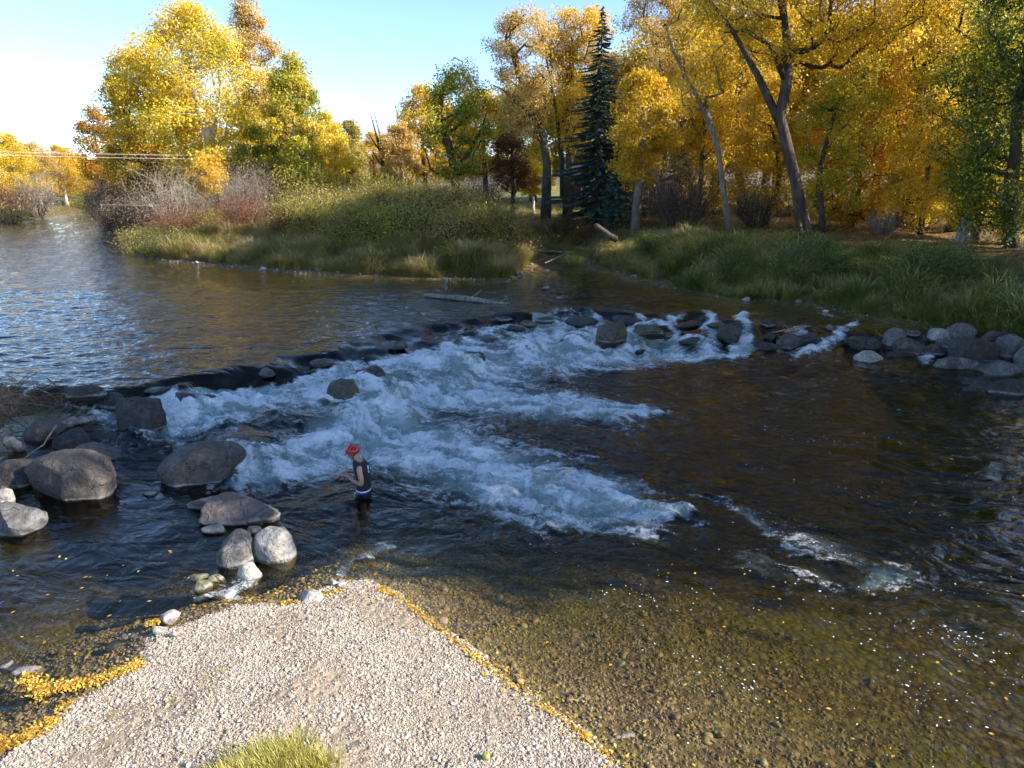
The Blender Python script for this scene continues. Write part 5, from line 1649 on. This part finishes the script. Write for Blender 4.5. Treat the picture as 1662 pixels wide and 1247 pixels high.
log('driftwood_log', 'long bleached log lying in the water above the weir', [W(690, 479, ZU + 0.10), W(760, 485, ZU + 0.10), W(826, 494, ZU + 0.02)], [0.10, 0.14, 0.09], stubs=4, seed=2)
log('driftwood_branch', 'white bare branch lying across the mouth of the inlet', [W(846, 406, ZU + 0.6), W(890, 408, ZU + 0.55), W(930, 410, ZU + 0.5)], [0.06, 0.06, 0.04], seed=3, cat='branch')
log('driftwood_branch', 'thin pale branch slanting below the white one at the inlet', [W(885, 427, ZU + 0.1), W(905, 418, ZU + 0.3), W(922, 411, ZU + 0.5)], [0.04, 0.04, 0.03], seed=4, cat='branch')
log('dead_log', 'dark broken log leaning out of the grass on the right bank', [at(1000, 390, 41), at(985, 378, 41), at(966, 366, 41)], [0.2, 0.17, 0.14], 'deadwood', seed=5)
log('driftwood_branch', 'bleached driftwood branch lying over the dry rock cluster', [W(1254, 540, 0.75), W(1280, 535, 0.8), W(1300, 531, 0.85), W(1318, 530, 0.85)], [0.02, 0.035, 0.03, 0.025], stubs=6, seed=6, cat='branch')
log('standing_twig', 'pale forked twig standing up on the weir crest', [W(1162, 524, 0.9), W(1164, 524, 1.1) + np.array([-0.02, 0, 0.0]), W(1162, 524, 1.32) + np.array([-0.12, 0, 0])], [0.02, 0.016, 0.008], stubs=3, seed=7, cat='twig', n=5)
st = at(1563, 400, 35.5)
sg = gz(st[0], 35.5)
root = thing('tree_stump', 'pale weathered stump on the leaf-covered right bank', 'stump', (st[0], 35.5, sg - 0.1))
rr_ = 0.34
ring = lambda r, z_, s0: [(r * (1 + 0.12 * math.sin(3 * a + s0)) * math.cos(a), r * (1 + 0.12 * math.sin(2 * a + s0)) * math.sin(a), z_ + (0.10 * math.sin(a * 2) if z_ > 1 else 0)) for a in np.linspace(0, 2 * math.pi, 14, endpoint=False)]
MB().rings([ring(0.48, 0, 0), ring(0.38, 0.25, 0.3), ring(0.34, 0.8, 0.5), ring(0.32, 1.2, 0.6)]).build('trunk', M['driftwood'], root)
# brush heap at the left edge
rs = np.random.RandomState(31)
bp0 = np.array([-11.9, 15.6, 0.5])
root = thing('brush_heap', 'tangled heap of reddish brush and sticks at the left edge', 'brush heap', bp0)
mb = MB()
for i in range(420):
    a = rs.normal(size=3) * np.array([0.75, 0.8, 0.0]); a[2] = rs.uniform(0, 0.95) * math.exp(-(a[0] ** 2 + a[1] ** 2) * 0.5)
    d_ = rs.normal(size=3) * np.array([1, 1, 0.5]); d_ /= np.linalg.norm(d_)
    L = rs.uniform(0.25, 0.8)
    mb.tube([a, a + d_ * L * 0.5 + rs.normal(size=3) * 0.05, a + d_ * L], [0.009, 0.007, 0.003], 3, cap=False)
mb.build('twigs', mat_bark('brush_twig', (0.15, 0.085, 0.06), (0.30, 0.19, 0.14)), root)['kind'] = 'stuff'
for i in range(26):
    a = rs.normal(size=3) * np.array([0.7, 0.7, 0.0]); a[2] = rs.uniform(0.1, 0.7)
    d_ = np.array([rs.uniform(0.3, 1), rs.uniform(-0.8, 0.4), rs.uniform(-0.4, 0.2)]); d_ /= np.linalg.norm(d_)
    L = rs.uniform(0.6, 1.5)
    MB().tube([a, a + d_ * L * 0.5 + rs.normal(size=3) * 0.06, a + d_ * L], [0.016, 0.013, 0.005], 5).build('stick', M['driftwood'] if i % 3 == 0 else M['deadwood'], root)
log('driftwood_log', 'grey log jammed between the brush heap and blocky boulder', [W(92, 692, 0.45), W(130, 684, 0.4), W(172, 678, 0.3)], [0.10, 0.11, 0.08], seed=9)
log('cut_log', 'short log with a pale cut end under the brush heap', [W(34, 728, 0.3), W(22, 722, 0.42), W(8, 716, 0.5)], [0.12, 0.12, 0.12], 'driftwood', seed=10)
log('driftwood_branch', 'thin stick propped on the boulders under the brush heap', [W(40, 745, 0.3), W(70, 722, 0.7), W(92, 690, 0.9)], [0.02, 0.02, 0.012], seed=11, cat='branch', n=5)
log('stick', 'short dry stick lying on the gravel near the green fruit', [W(742, 1243, 0.22), W(752, 1232, 0.23), W(760, 1222, 0.22)], [0.008, 0.009, 0.005], seed=12, cat='stick', n=5)
log('sunken_wood', 'ochre piece of wood under the shallows at the bar edge', [W(998, 1198, -0.06), W(1012, 1196, -0.06), W(1030, 1194, -0.07)], [0.03, 0.035, 0.03], seed=13, cat='wood')
# round green fruit on the gravel
fp = W(789, 1213, 0.24); fp[2] = gz(fp[0], fp[1])
M['fruit'] = mat_plain('fruit_skin', (0.36, 0.38, 0.07), 0.4, 0.2, 20.0)
prof = [(0.001, 0.064), (0.012, 0.069), (0.024, 0.069), (0.036, 0.058), (0.040, 0.042), (0.038, 0.026), (0.028, 0.010), (0.014, 0.003), (0.001, 0.006)]
root = thing('fruit', 'small round yellow-green fruit lying alone on the gravel', 'fruit', fp)
MB().rings([[(r * math.cos(a), r * math.sin(a), z_) for a in np.linspace(0, 2 * math.pi, 16, endpoint=False)] for r, z_ in prof]).build('flesh', M['fruit'], root)
MB().tube([(0, 0, 0.060), (0.003, 0.002, 0.078)], [0.003, 0.002], 5).build('stalk', M['bark'], root)

# ------------------------------------------------------------------ overhead wires
M['wire'] = mat_plain('wire', (0.62, 0.58, 0.50), 0.4)
for i, (a, b_, sag, lb) in enumerate([((-60, 245, 48), (575, 254, 68), 0.10, 'upper of two pale overhead wires crossing before the island grove'), ((-60, 250, 48), (575, 258, 68), 0.16, 'lower of two pale overhead wires crossing before the island grove')]):
    A, Bp = at(*a), at(*b_)
    pts = []
    for q in np.linspace(0, 1, 24):
        c0 = A + (Bp - A) * q
        c0[2] -= sag * 4 * q * (1 - q)
        pts.append(c0)
    o = MB().tube(pts, 0.012, 5).build('overhead_wire', M['wire'])
    tag(o, lb, 'wire', 'overhead wires')

# ------------------------------------------------------------------ foam flecks drifting on the pool
rs = np.random.RandomState(51)
lines = [[(1180, 900), (1260, 930), (1340, 950), (1440, 955), (1662, 930)], [(1100, 960), (1250, 985), (1400, 1000), (1500, 1020), (1662, 1030)], [(850, 870), (900, 900), (1000, 960), (1080, 985)],
         [(1040, 1040), (1150, 1090), (1250, 1130)], [(1200, 830), (1300, 870), (1460, 950)], [(1240, 690), (1350, 720), (1450, 710)], [(1200, 760), (1400, 800), (1560, 860)],
         [(1350, 1010), (1480, 1080), (1520, 1180)], [(1480, 1010), (1600, 1060), (1662, 1120)]]
C_ = []
for ln in lines:
    P = np.array([W(x, y, 0.0) for x, y in ln])
    m = 60
    sgm = rs.randint(0, len(P) - 1, m); q = rs.uniform(0, 1, m)[:, None]
    c0 = P[sgm] * (1 - q) + P[sgm + 1] * q
    cl = rs.normal(size=(m, 2)) * 0.16
    c0[:, :2] += cl
    C_.append(c0)
m = 150
C_.append(np.array([W(a, b_, 0.0) for a, b_ in zip(rs.uniform(950, 1662, m), rs.uniform(680, 1247, m))]))
C_ = np.concatenate(C_)
C_ = C_[ground(C_[:, 0], C_[:, 1])[0] < -0.1]
C_[:, 2] = water_z(C_[:, 0], C_[:, 1]) + 0.002
t = NT('foam_fleck')
M['fleck'] = t.surf(t.n('BsdfDiffuse', {'Color': (0.85, 0.87, 0.88)}))
n = len(C_)
rad = 0.003 + 0.009 * rs.uniform(0, 1, n) ** 3
scatter('foam_flecks', C_, np.stack([rad * rs.uniform(0.8, 2.2, n), rad, rad * 0.4], 1), np.stack([np.zeros(n), np.zeros(n), rs.normal(size=n) * 0.6 - 0.4], 1), rs.randint(0, 5, n), [(m_, M['fleck']) for m_ in PB],
        'small white foam flecks drifting on the pool', 'foam')
# spray thrown up over the white water
cand = np.argwhere((fo > 0.75) & (rs.uniform(0, 1, fo.shape) < 0.05))
rs.shuffle(cand)
cand = cand[:7000]
P = np.stack([X[cand[:, 0], cand[:, 1]], Y[cand[:, 0], cand[:, 1]], Z[cand[:, 0], cand[:, 1]]], 1)
P[:, :2] += rs.normal(size=(len(P), 2)) * 0.05
P[:, 2] += rs.exponential(0.045, len(P)) + 0.005
n = len(P)
rad = 0.004 + 0.009 * rs.uniform(0, 1, n) ** 2
scatter('spray', P, np.stack([rad] * 3, 1), np.zeros((n, 3)), rs.randint(0, 5, n), [(m_, M['fleck']) for m_ in PB], 'white droplets of spray over the rapids', 'spray')

# ------------------------------------------------------------------ the wading person
M['skin'] = mat_plain('skin', (0.42, 0.22, 0.15), 0.5, 0.08, 20.0)
M['shirt'] = mat_plain('black_shirt', (0.012, 0.012, 0.016), 0.8, 0.3, 12.0)
M['shorts'] = mat_plain('blue_shorts', (0.02, 0.026, 0.16), 0.7, 0.25, 9.0)
M['white'] = mat_plain('white_cloth', (0.72, 0.72, 0.74), 0.7)
M['helmet'] = mat_plain('red_shell', (0.62, 0.03, 0.03), 0.3, 0.1, 5.0)
M['black'] = mat_plain('black_foam', (0.01, 0.01, 0.012), 0.7)
M['hair'] = mat_plain('brown_hair', (0.035, 0.022, 0.014), 0.7, 0.3, 60.0)
pw = W(588, 801, 0.0)
pgz = min(gz(pw[0], pw[1]), -0.84)
wader = thing('person', 'person in red helmet and black sleeveless top wading thigh-deep, looking down at their hands', 'person', (pw[0], pw[1], pgz - 0.01), scale=(1.06, 1.06, 1.06))
bm = bmesh.new()
sk_ = bm.verts.layers.skin.verify()


def bv(p, r, root=False):
    v = bm.verts.new(p)
    v[sk_].radius = (r, r) if not hasattr(r, '__len__') else r
    v[sk_].use_root = root
    return v


def chain(start, pts):
    prev = start
    for p_, r in pts:
        v = bv(p_, r)
        if prev is not None:
            bm.edges.new((prev, v))
        prev = v
    return prev


pel = bv((0.03, 0, 0.93), (0.15, 0.11), True)
sp1 = chain(pel, [((0.045, 0, 1.06), (0.135, 0.10)), ((0.035, 0, 1.20), (0.15, 0.11))])
che = chain(sp1, [((0.0, 0, 1.34), (0.145, 0.105))])
nk = chain(che, [((-0.035, 0, 1.45), 0.065), ((-0.075, 0, 1.515), 0.056)])
hd = chain(nk, [((-0.125, 0, 1.565), (0.072, 0.088)), ((-0.125, 0, 1.63), (0.08, 0.098)), ((-0.11, 0, 1.70), (0.06, 0.07))])
for sg_, kx, hx in ((-1, -0.16, 0.0), (1, -0.02, 0.0)):
    chain(pel, [((0.02, sg_ * 0.095, 0.86), 0.092), ((-0.04 + hx + kx * 0.5, sg_ * 0.11, 0.67), 0.082), ((kx, sg_ * 0.115, 0.47), 0.06), ((kx + 0.05, sg_ * 0.115, 0.30), 0.058), ((kx + 0.08, sg_ * 0.115, 0.09), 0.04), ((kx - 0.02, sg_ * 0.12, 0.035), 0.038), ((kx - 0.11, sg_ * 0.125, 0.025), 0.028)])
    sh = chain(che, [((0.005, sg_ * 0.150, 1.365), 0.055), ((0.02, sg_ * 0.205, 1.33), 0.055), ((0.05, sg_ * 0.235, 1.19), 0.05), ((0.055, sg_ * 0.235, 1.08), 0.044)])
    el = chain(sh, [((-0.07, sg_ * 0.19, 1.12), 0.040), ((-0.19, sg_ * 0.125, 1.175), 0.028)])
    pa = chain(el, [((-0.235, sg_ * 0.095, 1.195), (0.030, 0.020)), ((-0.265, sg_ * 0.075, 1.205), (0.030, 0.018))])
    for j, (fy, L) in enumerate(((0.028, 0.072), (0.010, 0.080), (-0.008, 0.076), (-0.026, 0.06))):
        chain(pa, [((-0.285, sg_ * (0.072 + fy), 1.208), 0.0095), ((-0.285 - L * 0.5, sg_ * (0.064 + fy), 1.206), 0.0085), ((-0.285 - L * 0.85, sg_ * (0.056 + fy), 1.188), 0.0075)])
    chain(el, [((-0.225, sg_ * 0.07, 1.215), 0.012), ((-0.255, sg_ * 0.045, 1.23), 0.010), ((-0.285, sg_ * 0.035, 1.232), 0.0085)])
# nose, chin and ears
chain(hd, []) 
me = bpy.data.meshes.new('body')
bm.to_mesh(me)
bm.free()
body = obj('body', me, M['skin'], wader)
md = body.modifiers.new('skin', 'SKIN')
md.use_smooth_shade = True
ss = body.modifiers.new('subsurf', 'SUBSURF')
ss.levels = 2; ss.render_levels = 2


def ell(cx_, cz, rx_, ry_, tilt_=0.0, n=20, cy=0.0):
    out = []
    for a in np.linspace(0, 2 * math.pi, n, endpoint=False):
        lx = rx_ * math.cos(a)
        out.append((cx_ + lx * math.cos(tilt_), cy + ry_ * math.sin(a), cz + lx * math.sin(tilt_)))
    return out


# face: brow, nose, mouth and eyes on the bowed head
hm = Matrix.Translation((-0.125, 0, 1.60)) @ Matrix.Rotation(math.radians(-32), 4, 'Y')


def hp(p_):
    return tuple(hm @ Vector(p_))


nb_ = MB()
nb_.tube([hp((-0.080, 0, 0.012)), hp((-0.098, 0, -0.012)), hp((-0.108, 0, -0.030)), hp((-0.086, 0, -0.040))], [0.010, 0.013, 0.016, 0.012], 8)
nb_.tube([hp((-0.060, 0, -0.088)), hp((-0.082, 0, -0.092)), hp((-0.078, 0, -0.070))], [0.030, 0.024, 0.020], 8)
for sg_ in (-1, 1):
    nb_.tube([hp((0.005, sg_ * 0.080, -0.02)), hp((0.012, sg_ * 0.092, 0.005)), hp((0.004, sg_ * 0.088, 0.025)), hp((-0.006, sg_ * 0.084, 0.0))], [0.008, 0.010, 0.009, 0.006], 6)
nb_.build('face', M['skin'], wader)
eb = MB()
for sg_ in (-1, 1):
    eb.tube([hp((-0.080, sg_ * 0.045, 0.004)), hp((-0.090, sg_ * 0.030, 0.004)), hp((-0.092, sg_ * 0.018, 0.003))], [0.004, 0.006, 0.004], 6)
eb.tube([hp((-0.086, 0.022, -0.058)), hp((-0.094, 0, -0.058)), hp((-0.086, -0.022, -0.058))], [0.003, 0.005, 0.003], 6)
eb.build('eyes_and_mouth', mat_plain('dark_feature', (0.10, 0.03, 0.025), 0.5), wader)
hb = MB()
hb.rings([[hp((0.030 + 0.078 * math.cos(a), 0.084 * math.sin(a), z_)) for a in np.linspace(-1.9, 1.9, 12)] for z_ in (-0.045, -0.01, 0.03, 0.06)], cap=False)
hb.build('hair', M['hair'], wader)
# sleeveless top
tb = MB()
tb.rings([ell(0.030, 0.915, 0.135, 0.178), ell(0.040, 1.00, 0.130, 0.172), ell(0.045, 1.10, 0.128, 0.172), ell(0.035, 1.22, 0.138, 0.186), ell(0.012, 1.32, 0.146, 0.188), ell(0.0, 1.385, 0.140, 0.182, -0.1), ell(-0.012, 1.43, 0.122, 0.162, -0.2), ell(-0.026, 1.468, 0.080, 0.088, -0.25)], cap=False)
top_o = tb.build('sleeveless_top', M['shirt'], wader)
sm = top_o.modifiers.new('thick', 'SOLIDIFY'); sm.thickness = 0.006
sb_ = top_o.modifiers.new('sub', 'SUBSURF'); sb_.levels = 1; sb_.render_levels = 1
# white number-like mark high on the back
mk_ = MB()
for pts in ([(0.139, -0.05, 1.375), (0.150, -0.085, 1.355), (0.152, -0.085, 1.325), (0.152, -0.05, 1.310), (0.150, -0.020, 1.325), (0.146, -0.020, 1.355), (0.139, -0.05, 1.375)], [(0.152, -0.06, 1.300), (0.160, -0.10, 1.285), (0.168, -0.09, 1.25), (0.168, -0.05, 1.245)]):
    mk_.tube([(a - 0.003, b_, c0) for a, b_, c0 in pts], 0.009, 6)
mk_.build('back_print', M['white'], wader)
# shorts with a white waistband
MB().rings([ell(0.028, 0.925, 0.128, 0.170), ell(0.028, 0.895, 0.134, 0.176)], cap=False).build('waistband', M['white'], wader)
stb = MB()
stb.rings([ell(0.028, 0.896, 0.136, 0.178), ell(0.026, 0.86, 0.142, 0.186), ell(0.018, 0.80, 0.146, 0.192)], cap=False)
for sg_, kx in ((-1, -0.16), (1, -0.02)):
    stb.rings([ell(0.0 + kx * 0.15, 0.83, 0.140, 0.102, 0, 16, sg_ * 0.095), ell(-0.015 + kx * 0.42, 0.72, 0.128, 0.102, 0, 16, sg_ * 0.105), ell(-0.03 + kx * 0.75, 0.60, 0.115, 0.10, 0, 16, sg_ * 0.112)], cap=False)
stb.build('shorts', M['shorts'], wader)
MB().tube([(-0.100, -0.11, 0.885), (-0.118, -0.128, 0.82), (-0.135, -0.15, 0.74)], [0.014, 0.016, 0.014], 6).build('side_stripe', M['white'], wader)
# helmet
hh = Matrix.Translation((-0.118, 0, 1.645)) @ Matrix.Rotation(math.radians(-26), 4, 'Y')


def hq(p_):
    return tuple(hh @ Vector(p_))


hl = MB()
rg_ = []
for z_, k_ in ((-0.012, 1.0), (0.015, 1.02), (0.045, 0.97), (0.075, 0.84), (0.097, 0.62), (0.110, 0.34), (0.114, 0.05)):
    rg_.append([hq((0.140 * k_ * math.cos(a) * (1.0 if math.cos(a) < 0 else 0.92), 0.108 * k_ * math.sin(a), z_ - 0.03 * (math.cos(a) > 0.3))) for a in np.linspace(0, 2 * math.pi, 22, endpoint=False)])
hl.rings(rg_)
shell = hl.build('helmet', M['helmet'], wader)
for sg_ in (-1, 1):
    for x0, z0, x1, z1 in ((-0.085, 0.035, -0.02, 0.072), (0.0, 0.030, 0.055, 0.070), (0.055, 0.010, 0.098, 0.045), (-0.055, 0.078, 0.02, 0.098)):
        def yy(x_, z_):
            k_ = max(0.05, 1 - (x_ / 0.140) ** 2 - (max(z_, 0) / 0.118) ** 2)
            return 0.110 * math.sqrt(k_) + 0.003
        MB().tube([hq((x0, sg_ * yy(x0, z0), z0)), hq(((x0 + x1) / 2, sg_ * yy((x0 + x1) / 2, (z0 + z1) / 2), (z0 + z1) / 2)), hq((x1, sg_ * yy(x1, z1), z1))], [0.006, 0.013, 0.006], 6).build('vent', M['black'], shell)
MB().rings([[hq((-0.132, -0.07, -0.004)), hq((-0.132, 0.07, -0.004)), hq((-0.132, 0.07, 0.006)), hq((-0.132, -0.07, 0.006))], [hq((-0.172, -0.05, -0.020)), hq((-0.172, 0.05, -0.020)), hq((-0.172, 0.05, -0.012)), hq((-0.172, -0.05, -0.012))]]).build('visor', M['helmet'], shell)
for sg_ in (-1, 1):
    MB().tube([hq((-0.030, sg_ * 0.100, -0.005)), hp((-0.012, sg_ * 0.088, -0.03)), hp((-0.045, sg_ * 0.045, -0.105)), hp((-0.050, 0, -0.122))], 0.006, 5).build('chin_strap', M['black'], shell)
